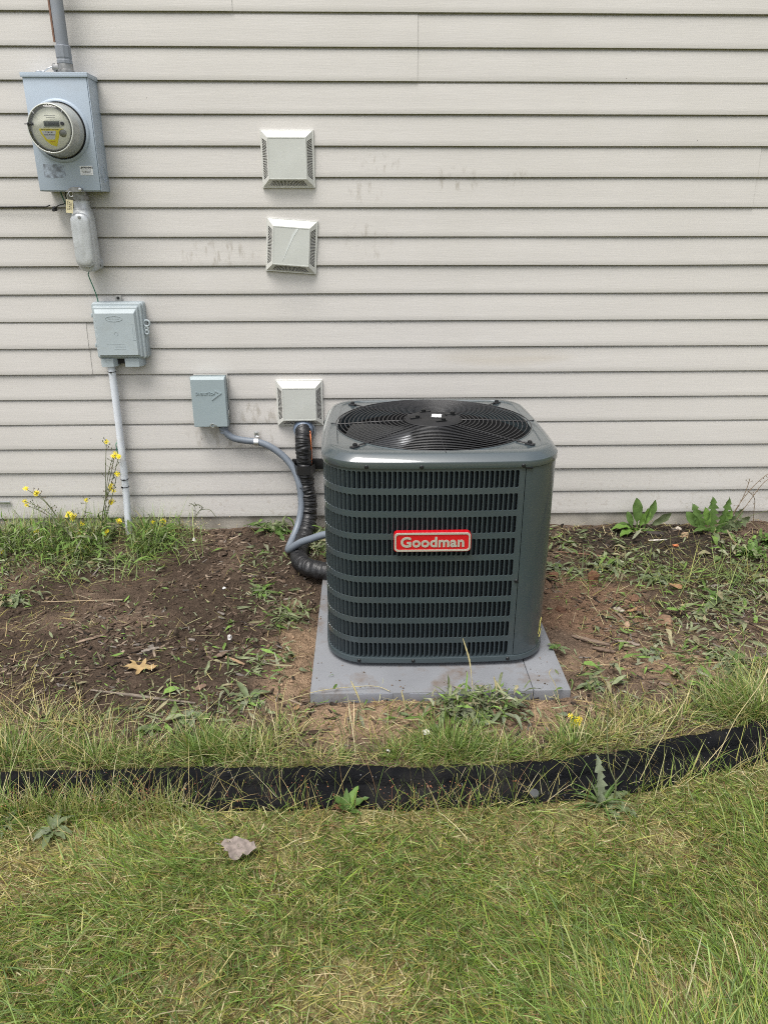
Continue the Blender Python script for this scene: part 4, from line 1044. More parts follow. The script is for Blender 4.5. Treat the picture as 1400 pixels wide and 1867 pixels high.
# --- three wall vents
M_VENT = pm('vent_plastic', srgb(200, 200, 195), 0.45, var=0.04, vscale=6, dirt=(0.36, 0.36, 0.33), dirt_amt=0.3, dirt_scale=10)
M_VENT2 = pm('vent_cover_plastic', srgb(188, 190, 185), 0.45, var=0.05, vscale=9, dirt=(0.55, 0.57, 0.56), dirt_amt=0.35, dirt_scale=12)
def vent(label, loc, roll, w, h):
    t = thing('wall_vent', label, 'vent', loc, (0, roll, 0), 'square louvred vents on the siding')
    o, i, ly, iy = w / 2, w / 2 - 0.031, -0.008, -0.036
    oh, ih = h / 2, h / 2 - 0.031
    mk('flange', loft([sq(-o, o, -oh, oh, 0.0008, 0.010), sq(-o, o, -oh, oh, 0.0008, -0.006), sq(-o + 0.001, o - 0.001, -oh + 0.001, oh - 0.001, 0.0008, -0.008), sq(-o + 0.006, o - 0.006, -oh + 0.006, oh - 0.006, 0.0008, -0.008)]), M_VENT, t, 30)
    mk('interior', box(-i, i, -0.030, -0.004, -ih, ih), M_DARKGAP, t)
    # corner-to-corner bevel sides; u along the side, v from outer (0) to inner (1)
    def side(which, slotted):
        def pt(u, v, d=0.0):
            e = (o - 0.004) + (i - (o - 0.004)) * v; eh = (oh - 0.004) + (ih - (oh - 0.004)) * v
            y = ly + (iy - ly) * v + d
            if which == 'top': return (-e + 2 * e * u, y, eh)
            if which == 'bottom': return (-e + 2 * e * u, y, -eh)
            if which == 'left': return (-e, y, -eh + 2 * eh * u)
            return (e, y, -eh + 2 * eh * u)
        V, F = [], []
        def quad(u0, u1, v0, v1, d=0.0):
            k = len(V)
            V.extend([pt(u0, v0, d), pt(u1, v0, d), pt(u1, v1, d), pt(u0, v1, d)])
            F.append((k, k + 1, k + 2, k + 3))
        if not slotted:
            quad(0, 1, 0, 1)
            return V, F
        ua, ub, va, vb = 0.11, 0.89, 0.14, 0.84
        quad(0, 1, 0, va); quad(0, 1, vb, 1); quad(0, ua, va, vb); quad(ub, 1, va, vb)
        ns = 24
        p = (ub - ua) / ns
        for k in range(ns):
            u0 = ua + k * p
            quad(u0 + 0.74 * p, u0 + p, va, vb)
            # slat thickness
            b = len(V)
            V.extend([pt(u0 + 0.74 * p, va), pt(u0 + 0.74 * p, vb), pt(u0 + 0.70 * p, vb, 0.003), pt(u0 + 0.70 * p, va, 0.003)])
            F.append((b, b + 1, b + 2, b + 3))
        return V, F
    mk('top_bevel', side('top', False), M_VENT, t)
    for s in ('left', 'right', 'bottom'):
        mk('slotted_side', side(s, True), M_VENT, t)
    mk('cover_plate', loft([sq(-i - 0.0005, i + 0.0005, -ih - 0.0005, ih + 0.0005, 0.001, iy + 0.002), sq(-i - 0.0005, i + 0.0005, -ih - 0.0005, ih + 0.0005, 0.001, iy - 0.0012), sq(-i + 0.003, i - 0.003, -ih + 0.003, ih - 0.003, 0.001, iy - 0.0012), sq(-i + 0.0035, i - 0.0035, -ih + 0.0035, ih - 0.0035, 0.001, iy - 0.0004)], cap1=True), M_VENT2, t, 25)
    return t
vent('grey square wall vent, the highest of three, level with the meter', (-0.300, 0, 1.662), 0, 0.213, 0.213)
v2 = vent('scratched grey square wall vent hanging crooked, the middle one of three', (-0.300, 0, 1.331), R(4.2), 0.212, 0.212)
mk('scratch', prism_y([(-0.034, -0.062), (0.004, 0.045), (0.020, 0.070), (0.030, 0.070), (0.010, 0.038)], -0.0372, -0.0362), pm('scuffed_plastic', srgb(204, 208, 206), 0.5, var=0.06, vscale=60), v2)
vent('grey square wall vent, the lowest of three, above the black pipe', (-0.294, 0, 0.663), 0, 0.208, 0.208)
# small metal clip low on the siding at the left
tag(mk('siding_clip', box(-1.735, -1.672, -0.006, 0.001, 0.188, 0.202, 0.002), M_ZINC, None, 40), 'small shiny metal strip on the lowest siding course at the left', 'metal strip')

# ================================================================== EDGING
M_RUBBER = None
def rubber_material():
    m, t, b = new_mat('recycled_black_rubber')
    N, L = t.nodes, t.links
    tc = N.new('ShaderNodeTexCoord')
    v = N.new('ShaderNodeTexVoronoi'); v.inputs['Scale'].default_value = 95
    n = N.new('ShaderNodeTexNoise'); n.inputs['Scale'].default_value = 170; n.inputs['Detail'].default_value = 5
    n2 = N.new('ShaderNodeTexNoise'); n2.inputs['Scale'].default_value = 9
    for q in (v, n, n2): L.new(tc.outputs['Object'], q.inputs['Vector'])
    cr = N.new('ShaderNodeMapRange'); cr.inputs['From Min'].default_value = 0.10; cr.inputs['From Max'].default_value = 0.16; cr.inputs['To Min'].default_value = 1; cr.inputs['To Max'].default_value = 0
    L.new(v.outputs['Distance'], cr.inputs['Value'])
    # only some cells carry a pale speck
    pk = N.new('ShaderNodeSeparateColor'); L.new(v.outputs['Color'], pk.inputs[0])
    gt = N.new('ShaderNodeMath'); gt.operation = 'GREATER_THAN'; gt.inputs[1].default_value = 0.78; L.new(pk.outputs[0], gt.inputs[0])
    mu = N.new('ShaderNodeMath'); mu.operation = 'MULTIPLY'; L.new(cr.outputs[0], mu.inputs[0]); L.new(gt.outputs[0], mu.inputs[1])
    mx = N.new('ShaderNodeMix'); mx.data_type = 'RGBA'; mx.inputs[6].default_value = (0.0062, 0.0066, 0.0080, 1); mx.inputs[7].default_value = (0.24, 0.24, 0.25, 1)
    L.new(mu.outputs[0], mx.inputs[0])
    mx2 = N.new('ShaderNodeMix'); mx2.data_type = 'RGBA'; mx2.inputs[7].default_value = (0.028, 0.026, 0.024, 1)
    mr = N.new('ShaderNodeMapRange'); mr.inputs['From Min'].default_value = 0.5; mr.inputs['From Max'].default_value = 0.75; mr.inputs['To Max'].default_value = 0.6
    L.new(n2.outputs['Fac'], mr.inputs['Value']); L.new(mr.outputs[0], mx2.inputs[0]); L.new(mx.outputs[2], mx2.inputs[6])
    L.new(mx2.outputs[2], b.inputs['Base Color'])
    b.inputs['Roughness'].default_value = 0.9; b.inputs['Specular IOR Level'].default_value = 0.12
    bp = N.new('ShaderNodeBump'); bp.inputs['Strength'].default_value = 1.0; bp.inputs['Distance'].default_value = 0.008
    L.new(n.outputs['Fac'], bp.inputs['Height']); L.new(bp.outputs[0], b.inputs['Normal'])
    return m
M_RUBBER = rubber_material()
edging = thing('garden_edging', 'black rubber landscape edging curving between the lawn and the planting bed', 'edging', (0, -1.7, 0))
ep = catmull([(x, y, 0) for x, y in EDGE_PTS], 44)
def edging_mesh():
    # back foot, rolled top, groove, lower flange out to the lawn
    prof = [(0.030, -0.02), (0.030, 0.02), (0.027, 0.040), (0.018, 0.051), (0.006, 0.055), (-0.008, 0.052), (-0.018, 0.043), (-0.0235, 0.033), (-0.0255, 0.025), (-0.0285, 0.0195), (-0.036, 0.0175), (-0.047, 0.0172), (-0.056, 0.015), (-0.076, 0.011), (-0.086, 0.004), (-0.090, -0.02)]
    rings = []
    n = len(ep)
    for i, p in enumerate(ep):
        t = (ep[min(i + 1, n - 1)] - ep[max(i - 1, 0)]).normalized()
        nx, ny = -t.y, t.x
        s = i * 0.37
        wob = 0.014 * (vnoise(np.array([i * 0.055]), np.array([3.0]))[0] - 0.5); hh = 0.012 * (vnoise(np.array([i * 0.042]), np.array([8.0]))[0] - 0.5)
        rg = []
        for j, (d, z) in enumerate(prof):
            e = 0.0045 * (vnoise(np.array([i * 0.8 + j * 0.3]), np.array([j * 0.9]))[0] - 0.5) + 0.004 * (vnoise(np.array([i * 0.23 + 9]), np.array([j * 0.5]))[0] - 0.5)
            dd = d + wob + e
            rg.append((p.x + nx * dd, p.y + ny * dd + 1.7, z + (hh + e if z > 0 else 0)))
        rings.append(rg)
    return loft(rings, closed=False)
mk('edging_strip', edging_mesh(), M_RUBBER, edging, 60)
sp = mk('spike_head', lathe_z([(0.0125, 0.014), (0.0135, 0.022), (0.0115, 0.0245), (0.0, 0.025)], 20), pm('spike_grey', (0.055, 0.058, 0.062), 0.6, var=0.2, vscale=80), edging, 40, loc=(0.441, -1.768 + 1.7, 0.0), rot=(R(14), 0, 0))

# ================================================================== LOOSE COVER (stuff)
M_GRASS = attr_mat('grass_blade', 0.55, trans=0.38, var=0.12, vscale=40, spec=0.35)
M_CHIP = attr_mat('bark_chip', 0.9, var=0.3, vscale=160, spec=0.15, bump=0.5, bscale=400)
M_LITTER = attr_mat('wilted_leaf', 0.75, trans=0.15, var=0.25, vscale=120, spec=0.2)

def blades(root, length, width, az, lean, curve, col, nseg=4, twist=None):
    """vectorised grass blades; returns verts, quads, tris, colours"""
    n = len(root)
    d = np.stack([np.cos(az), np.sin(az)], 1)
    tw = az + np.pi / 2 + (twist if twist is not None else 0)
    side = np.stack([np.cos(tw), np.sin(tw), np.zeros(n)], 1)
    P = [root]
    cur = root.copy()
    for k in range(nseg):
        th = lean + curve * (k + 0.5) / nseg
        st = length / nseg
        cur = cur + np.c_[d * (np.sin(th) * st)[:, None], np.cos(th) * st]
        P.append(cur)
    V = []
    for k in range(nseg):
        w = width * (1.0, 1.0, 0.9, 0.7, 0.48, 0.3)[min(k, 5)] * 0.5
        V.append(P[k] - side * w[:, None]); V.append(P[k] + side * w[:, None])
    V.append(P[nseg])
    m = 2 * nseg + 1
    VV = np.stack(V, 1).reshape(n * m, 3)
    VV[:, 2] = np.maximum(VV[:, 2], np.repeat(root[:, 2], m) - 0.004)
    b = np.arange(n) * m
    Q = np.concatenate([np.stack([b + 2 * k, b + 2 * k + 1, b + 2 * k + 3, b + 2 * k + 2], 1) for k in range(nseg - 1)])
    T = np.stack([b + 2 * nseg - 2, b + 2 * nseg - 1, b + 2 * nseg], 1)
    shade = np.concatenate([[1.0] * (2 * nseg), [1.0]])
    C = np.repeat(col, m, 0)
    return VV, Q, T, C

def join(parts):
    V, Q, T, C, o = [], [], [], [], 0
    for v, q, t, c in parts:
        V.append(v); C.append(c)
        if len(q): Q.append(q + o)
        if len(t): T.append(t + o)
        o += len(v)
    return np.concatenate(V), (np.concatenate(Q) if Q else np.zeros((0, 4), int)), (np.concatenate(T) if T else np.zeros((0, 3), int)), np.concatenate(C)

G = {'deep': (0.105, 0.160, 0.028), 'mid': (0.165, 0.250, 0.055), 'pale': (0.29, 0.37, 0.125), 'blue': (0.15, 0.215, 0.08), 'lime': (0.26, 0.345, 0.06), 'straw': (0.45, 0.385, 0.175), 'pstraw': (0.55, 0.49, 0.29), 'brown': (0.20, 0.13, 0.065), 'olive': (0.33, 0.31, 0.09)}
def pick(names, probs, n):
    tab = np.array([G[k] for k in names])
    i = rng.choice(len(names), n, p=np.array(probs) / np.sum(probs))
    c = tab[i] * rng.uniform(0.78, 1.42, (n, 1)) * rng.uniform(0.92, 1.08, (n, 3))
    return c

def lawn(n, x0, x1, y0):
    x = rng.uniform(x0, x1, n); y = edge_y(x) - 0.055 - (rng.random(n) ** 0.92) * (edge_y(x) - 0.055 - y0)
    z = gz(x, y)
    patch = fbm(x * 5.2 + 11, y * 5.2 + 4, 5)
    flow = fbm(x * 1.6 + 50, y * 1.6 + 21, 3)
    az = R(205) + (flow - 0.5) * 7.0 + rng.normal(0, 0.8, n)
    near = smooth01((y - edge_y(x) + 0.32) / 0.25)           # drier towards the edging
    # sparse in worn patches
    keep = rng.random(n) < np.clip(1.25 - 1.1 * smooth01((patch - 0.56) / 0.12) * 0.6 - 0.35 * near, 0.25, 1)
    x, y, z, patch, az, near = [a[keep] for a in (x, y, z, patch, az, near)]
    n = len(x)
    dry = np.clip(0.29 + 2.4 * (patch - 0.5) + 0.2 * near, 0.12, 0.8)
    # the bleached patch at the left, the greener bottom right corner
    dry = np.clip(dry + 0.45 * np.exp(-(((x + 0.82) / 0.13) ** 2 + ((y + 2.02) / 0.12) ** 2)), 0, 0.9)
    u = rng.random(n)
    green = pick(['deep', 'mid', 'pale', 'blue', 'lime', 'olive'], [0.16, 0.34, 0.2, 0.1, 0.12, 0.12], n)
    straw = pick(['straw', 'pstraw', 'brown', 'olive'], [0.42, 0.22, 0.16, 0.2], n)
    col = np.where((u < dry)[:, None], straw, green)
    L = rng.gamma(4.5, 0.0130, n) * np.where(u < dry, 0.85, 1.0) * (1 - 0.35 * near)
    L = np.clip(L, 0.02, 0.15)
    W = rng.uniform(0.0012, 0.0022, n) + rng.random(n) ** 3 * 0.002
    lean = np.clip(rng.normal(0.9, 0.4, n), 0.0, 1.5) * np.where(u < dry, 1.25, 1.0)
    curve = rng.normal(0.55, 0.4, n)
    return blades(np.c_[x, y, z - 0.004], L, W, az, np.clip(lean, 0, 1.45), curve, col, 4, rng.normal(0, 0.6, n))
lv = join([lawn(105000, -1.35, 1.5, -2.75), lawn(16000, -3.0, -1.35, -3.0), lawn(16000, 1.5, 3.0, -3.0), lawn(0 + 14000, -2.2, 2.2, -3.4)])
tag(big_mesh('lawn_grass', *lv, M_GRASS), 'patchy mown lawn of green and straw coloured grass in front of the edging', 'grass', kind='stuff')

# thatch: dead bits lying flat between the blades
n = 9000
x = rng.uniform(-1.4, 1.5, n); y = edge_y(x) - 0.07 - rng.random(n) * 0.85
tv = blades(np.c_[x, y, gz(x, y) + rng.uniform(0.0, 0.012, n)], rng.uniform(0.015, 0.055, n), rng.uniform(0.0012, 0.0026, n), rng.uniform(0, 6.28, n), rng.uniform(1.3, 1.6, n), rng.normal(0, 0.25, n), pick(['straw', 'pstraw', 'brown', 'olive'], [0.4, 0.15, 0.35, 0.1], n), 3)
tag(big_mesh('lawn_thatch', *tv, M_GRASS), 'dead straw coloured thatch lying in the lawn', 'thatch', kind='stuff')

# uncut grass fringe behind the edging, tuft by tuft density
def fringe():
    out = []
    tufts = [(-1.36, -1.60, 0.16, 0.05, 900, 0.12, 0.45), (-1.02, -1.585, 0.13, 0.05, 1500, 0.125, 0.25), (-0.99, -1.44, 0.15, 0.08, 450, 0.12, 0.7), (-0.78, -1.60, 0.10, 0.04, 900, 0.10, 0.2), (-0.64, -1.605, 0.07, 0.03, 420, 0.09, 0.3), (-0.46, -1.575, 0.09, 0.045, 1300, 0.12, 0.12), (-0.33, -1.60, 0.07, 0.05, 380, 0.12, 0.45), (-0.26, -1.52, 0.07, 0.06, 220, 0.13, 0.5), (-0.12, -1.615, 0.10, 0.03, 420, 0.08, 0.4),
             (0.10, -1.60, 0.08, 0.035, 650, 0.08, 0.25), (0.24, -1.575, 0.09, 0.05, 1400, 0.12, 0.12), (0.38, -1.60, 0.07, 0.035, 700, 0.10, 0.2), (0.50, -1.61, 0.06, 0.03, 300, 0.07, 0.6), (0.60, -1.575, 0.05, 0.035, 650, 0.12, 0.2), (0.70, -1.54, 0.07, 0.05, 480, 0.09, 0.6), (0.82, -1.50, 0.08, 0.06, 500, 0.10, 0.65), (0.95, -1.46, 0.09, 0.05, 420, 0.09, 0.5), (1.10, -1.42, 0.08, 0.05, 700, 0.13, 0.3), (1.22, -1.40, 0.08, 0.06, 800, 0.15, 0.3), (1.4, -1.25, 0.15, 0.08, 700, 0.13, 0.4), (1.22, -1.46, 0.06, 0.04, 900, 0.2, 0.35), (1.15, -1.48, 0.05, 0.03, 500, 0.16, 0.4), (0.78, -1.42, 0.07, 0.05, 260, 0.08, 0.5), (-0.82, -1.47, 0.12, 0.07, 260, 0.11, 0.6), (-1.22, -1.30, 0.14, 0.12, 260, 0.10, 0.65), (0.0, -1.50, 0.14, 0.05, 120, 0.10, 0.5)]
    for cx, cy, rx, ry, k, h, dryf in tufts:
        k = int(k * 0.72)
        x = cx + rng.normal(0, rx * 0.6, k); y = np.maximum(cy + rng.normal(0, ry * 0.6, k), edge_y(x) + 0.035)
        u = rng.random(k)
        col = np.where((u < dryf)[:, None], pick(['straw', 'pstraw', 'olive'], [0.5, 0.3, 0.2], k), pick(['deep', 'mid', 'pale', 'blue'], [0.34, 0.34, 0.16, 0.16], k))
        L = np.clip(rng.gamma(7, h * 0.62 / 7, k), 0.02, 0.2)
        out.append(blades(np.c_[x, y, gz(x, y) - 0.003], L, rng.uniform(0.0013, 0.003, k), np.arctan2(y - cy, x - cx) + rng.normal(0, 0.9, k), np.clip(rng.normal(0.6, 0.35, k), 0, 1.4), rng.normal(0.8, 0.5, k), col, 5, rng.normal(0, 0.6, k)))
    return join(out)
tag(big_mesh('uncut_grass', *fringe(), M_GRASS), 'longer uncut grass growing behind the black edging', 'grass', kind='stuff')

# tall dry stalks leaning over the edging
k = 760
x = np.where(rng.random(k) < 0.45, rng.normal(-0.8, 0.28, k), rng.uniform(-1.25, 1.3, k)); side = rng.random(k) < 0.55
y = np.where(side, edge_y(x) - rng.uniform(0.05, 0.13, k), edge_y(x) + rng.uniform(0.03, 0.16, k))
sv = [blades(np.c_[x, y, gz(x, y)], rng.gamma(5, 0.022, k) + 0.02, rng.uniform(0.0010, 0.0021, k), rng.uniform(0, 6.28, k), rng.uniform(0.1, 1.1, k), rng.normal(0.45, 0.5, k), pick(['straw', 'pstraw', 'olive', 'mid', 'brown'], [0.35, 0.25, 0.15, 0.15, 0.1], k), 5)]
# lawn grass growing up in front of the edging, thickest at the left
k = 2600
x = np.where(rng.random(k) < 0.55, rng.normal(-0.85, 0.25, k), rng.uniform(-1.4, 1.5, k)); y = edge_y(x) - rng.uniform(0.075, 0.12, k)
fr = fbm(x * 6 + 3, y * 0 + 2, 3); kp = rng.random(k) < smooth01((fr - 0.36) / 0.25); x, y = x[kp], y[kp]; k = len(x)
u = rng.random(k)
cfr = np.where((u < 0.4)[:, None], pick(['straw', 'pstraw', 'olive'], [0.45, 0.25, 0.3], k), pick(['deep', 'mid', 'pale', 'lime'], [0.25, 0.4, 0.25, 0.1], k))
sv.append(blades(np.c_[x, y, gz(x, y)], rng.gamma(5, 0.013, k) + 0.015, rng.uniform(0.0011, 0.0024, k), rng.uniform(0, 6.28, k), np.clip(rng.normal(0.4, 0.3, k), 0, 1.2), rng.normal(0.5, 0.45, k), cfr, 5, rng.normal(0, 0.6, k)))
# blades drooping forwards over the top of the edging
k = 1500
x = rng.uniform(-1.4, 1.35, k); fr = fbm(x * 5 + 31, x * 0 + 7, 3); x = x[rng.random(k) < smooth01((fr - 0.38) / 0.2)]; k = len(x)
y = edge_y(x) + rng.uniform(0.028, 0.05, k)
sv.append(blades(np.c_[x, y, gz(x, y) + 0.01], rng.gamma(6, 0.016, k) + 0.02, rng.uniform(0.0011, 0.0024, k), R(270) + rng.normal(0, 0.8, k), np.clip(rng.normal(0.35, 0.25, k), 0.05, 1.0), rng.normal(1.0, 0.4, k), pick(['mid', 'pale', 'straw', 'pstraw', 'olive', 'deep'], [0.25, 0.2, 0.2, 0.1, 0.15, 0.1], k), 6, rng.normal(0, 0.6, k)))
# reddish weed stems with bead-like seed capsules
k = 100
cx = rng.choice([-0.62, -0.86, -0.56, 0.08, 0.22, 0.30, -0.30, -0.98, -0.15], k)
x = cx + rng.normal(0, 0.05, k); y = edge_y(x) - rng.uniform(0.06, 0.13, k)
L = rng.uniform(0.04, 0.11, k); az = rng.uniform(0, 6.28, k); ln = rng.uniform(0.05, 0.7, k)
red = np.array([[0.22, 0.10, 0.07]]) * rng.uniform(0.7, 1.4, (k, 1))
rt = np.c_[x, y, gz(x, y)]
sv.append(blades(rt, L, rng.uniform(0.0009, 0.0015, k), az, ln, rng.normal(0.1, 0.2, k), red, 4))
tipp = rt + np.c_[np.cos(az) * np.sin(ln) * L, np.sin(az) * np.sin(ln) * L, np.cos(ln) * L]
octa = np.array([(1, 0, 0), (-1, 0, 0), (0, 1, 0), (0, -1, 0), (0, 0, 1), (0, 0, -1)], float)
octf = np.array([(0, 2, 4), (2, 1, 4), (1, 3, 4), (3, 0, 4), (2, 0, 5), (1, 2, 5), (3, 1, 5), (0, 3, 5)])
def lumps(c, r, col, squash=0.8, jit=0.25):
    n = len(c)
    V = octa[None] * r[:, None, None] * rng.uniform(1 - jit, 1 + jit, (n, 6, 1)) * np.array([1, 1, squash])
    a = rng.uniform(0, 6.28, n); ca, sa = np.cos(a)[:, None], np.sin(a)[:, None]
    V = np.stack([V[..., 0] * ca - V[..., 1] * sa, V[..., 0] * sa + V[..., 1] * ca, V[..., 2]], -1) + c[:, None, :]
    T = (np.arange(n) * 6)[:, None, None] + octf[None]
    return V.reshape(-1, 3), np.zeros((0, 4), int), T.reshape(-1, 3), np.repeat(col, 6, 0)
rep = np.repeat(np.arange(k), 3)
sv.append(lumps(tipp[rep] + rng.normal(0, 0.006, (3 * k, 3)), rng.uniform(0.0012, 0.0024, 3 * k), np.array([[0.36, 0.16, 0.09]]) * rng.uniform(0.6, 1.5, (3 * k, 1)), 1.1))
tag(big_mesh('dry_stalks', *join(sv), M_GRASS), 'thin dry grass stalks and reddish seed stems leaning over the edging', 'dry stalks', kind='stuff')

# bark mulch, soil crumbs
def bed_points(n, x0=-2.4, x1=2.3, y0=-1.62, y1=0.0):
    x = rng.uniform(x0, x1, n); y = rng.uniform(y0, y1, n)
    ok = (y > edge_y(x) + 0.05) & ((np.abs(x - 0.232) > 0.417) | (np.abs(y + 0.93) > 0.416))
    return x[ok], y[ok]
def sandy(x, y):
    ap = np.exp(-(((x - 0.2) / 0.5) ** 2 + ((y + 1.42) / 0.12) ** 2))
    return np.maximum(ap, np.exp(-(((x + 0.25) / 0.1) ** 2 + ((y + 1.05) / 0.3) ** 2)))
def chips(x, y, L, W, T, col, lift=0.0):
    n = len(x)
    B = np.array([(-.5, -.5, -.5), (.5, -.5, -.5), (.5, .5, -.5), (-.5, .5, -.5), (-.5, -.5, .5), (.5, -.5, .5), (.5, .5, .5), (-.5, .5, .5)])
    V = B[None] * np.stack([L, W, T], 1)[:, None, :] * rng.uniform(0.55, 1.15, (n, 8, 1))
    V[:, [0, 3, 4, 7], 1] *= rng.uniform(0.1, 1.0, (n, 1)); V[:, [1, 2, 5, 6], 1] *= rng.uniform(0.3, 1.0, (n, 1))
    t1, t2 = rng.normal(0, 0.22, n), rng.normal(0, 0.3, n)
    x1 = V[..., 0] * np.cos(t1)[:, None] - V[..., 2] * np.sin(t1)[:, None]; z1 = V[..., 0] * np.sin(t1)[:, None] + V[..., 2] * np.cos(t1)[:, None]
    y1 = V[..., 1] * np.cos(t2)[:, None] - z1 * np.sin(t2)[:, None]; z2 = V[..., 1] * np.sin(t2)[:, None] + z1 * np.cos(t2)[:, None]
    a = rng.uniform(0, 6.28, n); ca, sa = np.cos(a)[:, None], np.sin(a)[:, None]
    V = np.stack([x1 * ca - y1 * sa + x[:, None], x1 * sa + y1 * ca + y[:, None], z2 + (gz(x, y) + T * 0.3 + lift)[:, None]], -1)
    q = np.array([(3, 2, 1, 0), (4, 5, 6, 7), (0, 1, 5, 4), (1, 2, 6, 5), (2, 3, 7, 6), (3, 0, 4, 7)])
    Q = (np.arange(n) * 8)[:, None, None] + q[None]
    return V.reshape(-1, 3), Q.reshape(-1, 4), np.zeros((0, 3), int), np.repeat(col, 8, 0)
x, y = bed_points(12000)
dens = fbm(x * 4.2 + 70, y * 4.2, 4)
keep = rng.random(len(x)) < np.clip((1.35 - 1.3 * sandy(x, y)) * smooth01((dens - 0.40) / 0.2), 0.04, 1)
x, y = x[keep], y[keep]; n = len(x)
cc = np.array([(0.060, 0.042, 0.031), (0.115, 0.082, 0.060), (0.16, 0.122, 0.092), (0.25, 0.195, 0.145), (0.16, 0.14, 0.122), (0.030, 0.024, 0.020)])
col = cc[rng.choice(6, n, p=[0.26, 0.28, 0.17, 0.06, 0.10, 0.13])] * rng.uniform(0.7, 1.35, (n, 1))
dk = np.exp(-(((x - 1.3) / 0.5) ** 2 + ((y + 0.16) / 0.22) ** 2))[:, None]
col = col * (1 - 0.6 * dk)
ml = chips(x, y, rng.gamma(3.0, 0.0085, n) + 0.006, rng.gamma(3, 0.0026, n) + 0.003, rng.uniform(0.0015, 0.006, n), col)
tag(big_mesh('bark_mulch', *ml, M_CHIP), 'weathered bark mulch chips scattered over the bed', 'mulch', kind='stuff')
x, y = bed_points(26000)
n = len(x)
base = soil_color(x, y) * rng.uniform(0.55, 1.6, (n, 1)) * 1.05
r = np.clip(rng.gamma(2.2, 0.0013, n), 0.0009, 0.011)
cr_ = lumps(np.c_[x, y, gz(x, y) + r * 0.25], r, base, 0.75, 0.35)
# crumbs spilt on the pad
n = 1100
xx = 0.232 + rng.uniform(-0.41, 0.41, n); yy = -0.93 + rng.uniform(-0.41, 0.41, n)
e = np.minimum(0.4165 - np.abs(xx - 0.232), 0.4145 - np.abs(yy + 0.93))
kp = rng.random(n) < np.exp(-e / 0.05) * np.where(yy < -0.9, 1, 0.5); xx, yy = xx[kp], yy[kp]; n = len(xx)
r = rng.gamma(2, 0.0009, n) + 0.0006
pc = lumps(np.c_[xx, yy, 0.045 + r * 0.5], r, np.array([[0.15, 0.11, 0.08]]) * rng.uniform(0.5, 1.8, (n, 1)), 0.7, 0.35)
tag(big_mesh('soil_crumbs', *join([cr_, pc]), M_CHIP), 'loose soil crumbs and clods on the bed', 'soil', kind='stuff')

# straw litter on the bed
x, y = bed_points(9000)
n = len(x)
kp = rng.random(n) < np.clip(0.18 + 0.5 * smooth01((-1.1 - y) / 0.3) + 0.75 * smooth01((x - 0.7) / 0.3) + 0.5 * smooth01((-0.9 - x) / 0.3), 0, 1)
x, y = x[kp], y[kp]; n = len(x)
lt = blades(np.c_[x, y, gz(x, y) + rng.uniform(0.003, 0.014, n)], rng.gamma(4, 0.014, n), rng.uniform(0.001, 0.0024, n), rng.uniform(0, 6.28, n), rng.uniform(1.35, 1.62, n), rng.normal(0, 0.3, n), pick(['straw', 'pstraw', 'brown', 'olive', 'blue'], [0.28, 0.2, 0.25, 0.17, 0.1], n), 4)
tag(big_mesh('straw_litter', *lt, M_GRASS), 'dry cut grass stems strewn over the bed', 'litter', kind='stuff')

# wilted weed clippings: small leaves lying in drifts
def leaves(c, L, W, az, pitch, roll, col, curl):
    """vectorised folded lance leaves: 4 stations, midrib and two margins"""
    n = len(c)
    ts = np.array([0.0, 0.28, 0.6, 0.85, 1.0]); ws = np.array([0.12, 0.85, 1.0, 0.6, 0.02])
    V = np.zeros((n, 5, 3, 3))
    for i, (t, w) in enumerate(zip(ts, ws)):
        for j, s in enumerate((-1, 0, 1)):
            V[:, i, j, 0] = L * (t + (abs(s) * rng.normal(0, 0.06, n)))
            V[:, i, j, 1] = s * W * 0.5 * w * rng.uniform(0.35, 1.3, n)
            V[:, i, j, 2] = -curl * L * (t - 0.45) ** 2 * 1.2 + abs(s) * W * w * rng.uniform(-0.1, 0.4, n)
    V = V.reshape(n, 15, 3)
    cr, sr = np.cos(roll)[:, None], np.sin(roll)[:, None]
    y1 = V[..., 1] * cr - V[..., 2] * sr; z1 = V[..., 1] * sr + V[..., 2] * cr
    cp, sp_ = np.cos(pitch)[:, None], np.sin(pitch)[:, None]
    x2 = V[..., 0] * cp - z1 * sp_; z2 = V[..., 0] * sp_ + z1 * cp
    ca, sa = np.cos(az)[:, None], np.sin(az)[:, None]
    V = np.stack([x2 * ca - y1 * sa, x2 * sa + y1 * ca, z2], -1) + c[:, None, :]
    q = np.array([(i * 3 + j, i * 3 + j + 1, (i + 1) * 3 + j + 1, (i + 1) * 3 + j) for i in range(4) for j in range(2)])
    Q = (np.arange(n) * 15)[:, None, None] + q[None]
    return V.reshape(-1, 3), Q.reshape(-1, 4), np.zeros((0, 3), int), np.repeat(col, 15, 0)
WILT = np.array([(0.19, 0.215, 0.12), (0.14, 0.17, 0.08), (0.24, 0.25, 0.165), (0.26, 0.235, 0.14), (0.11, 0.155, 0.05)])
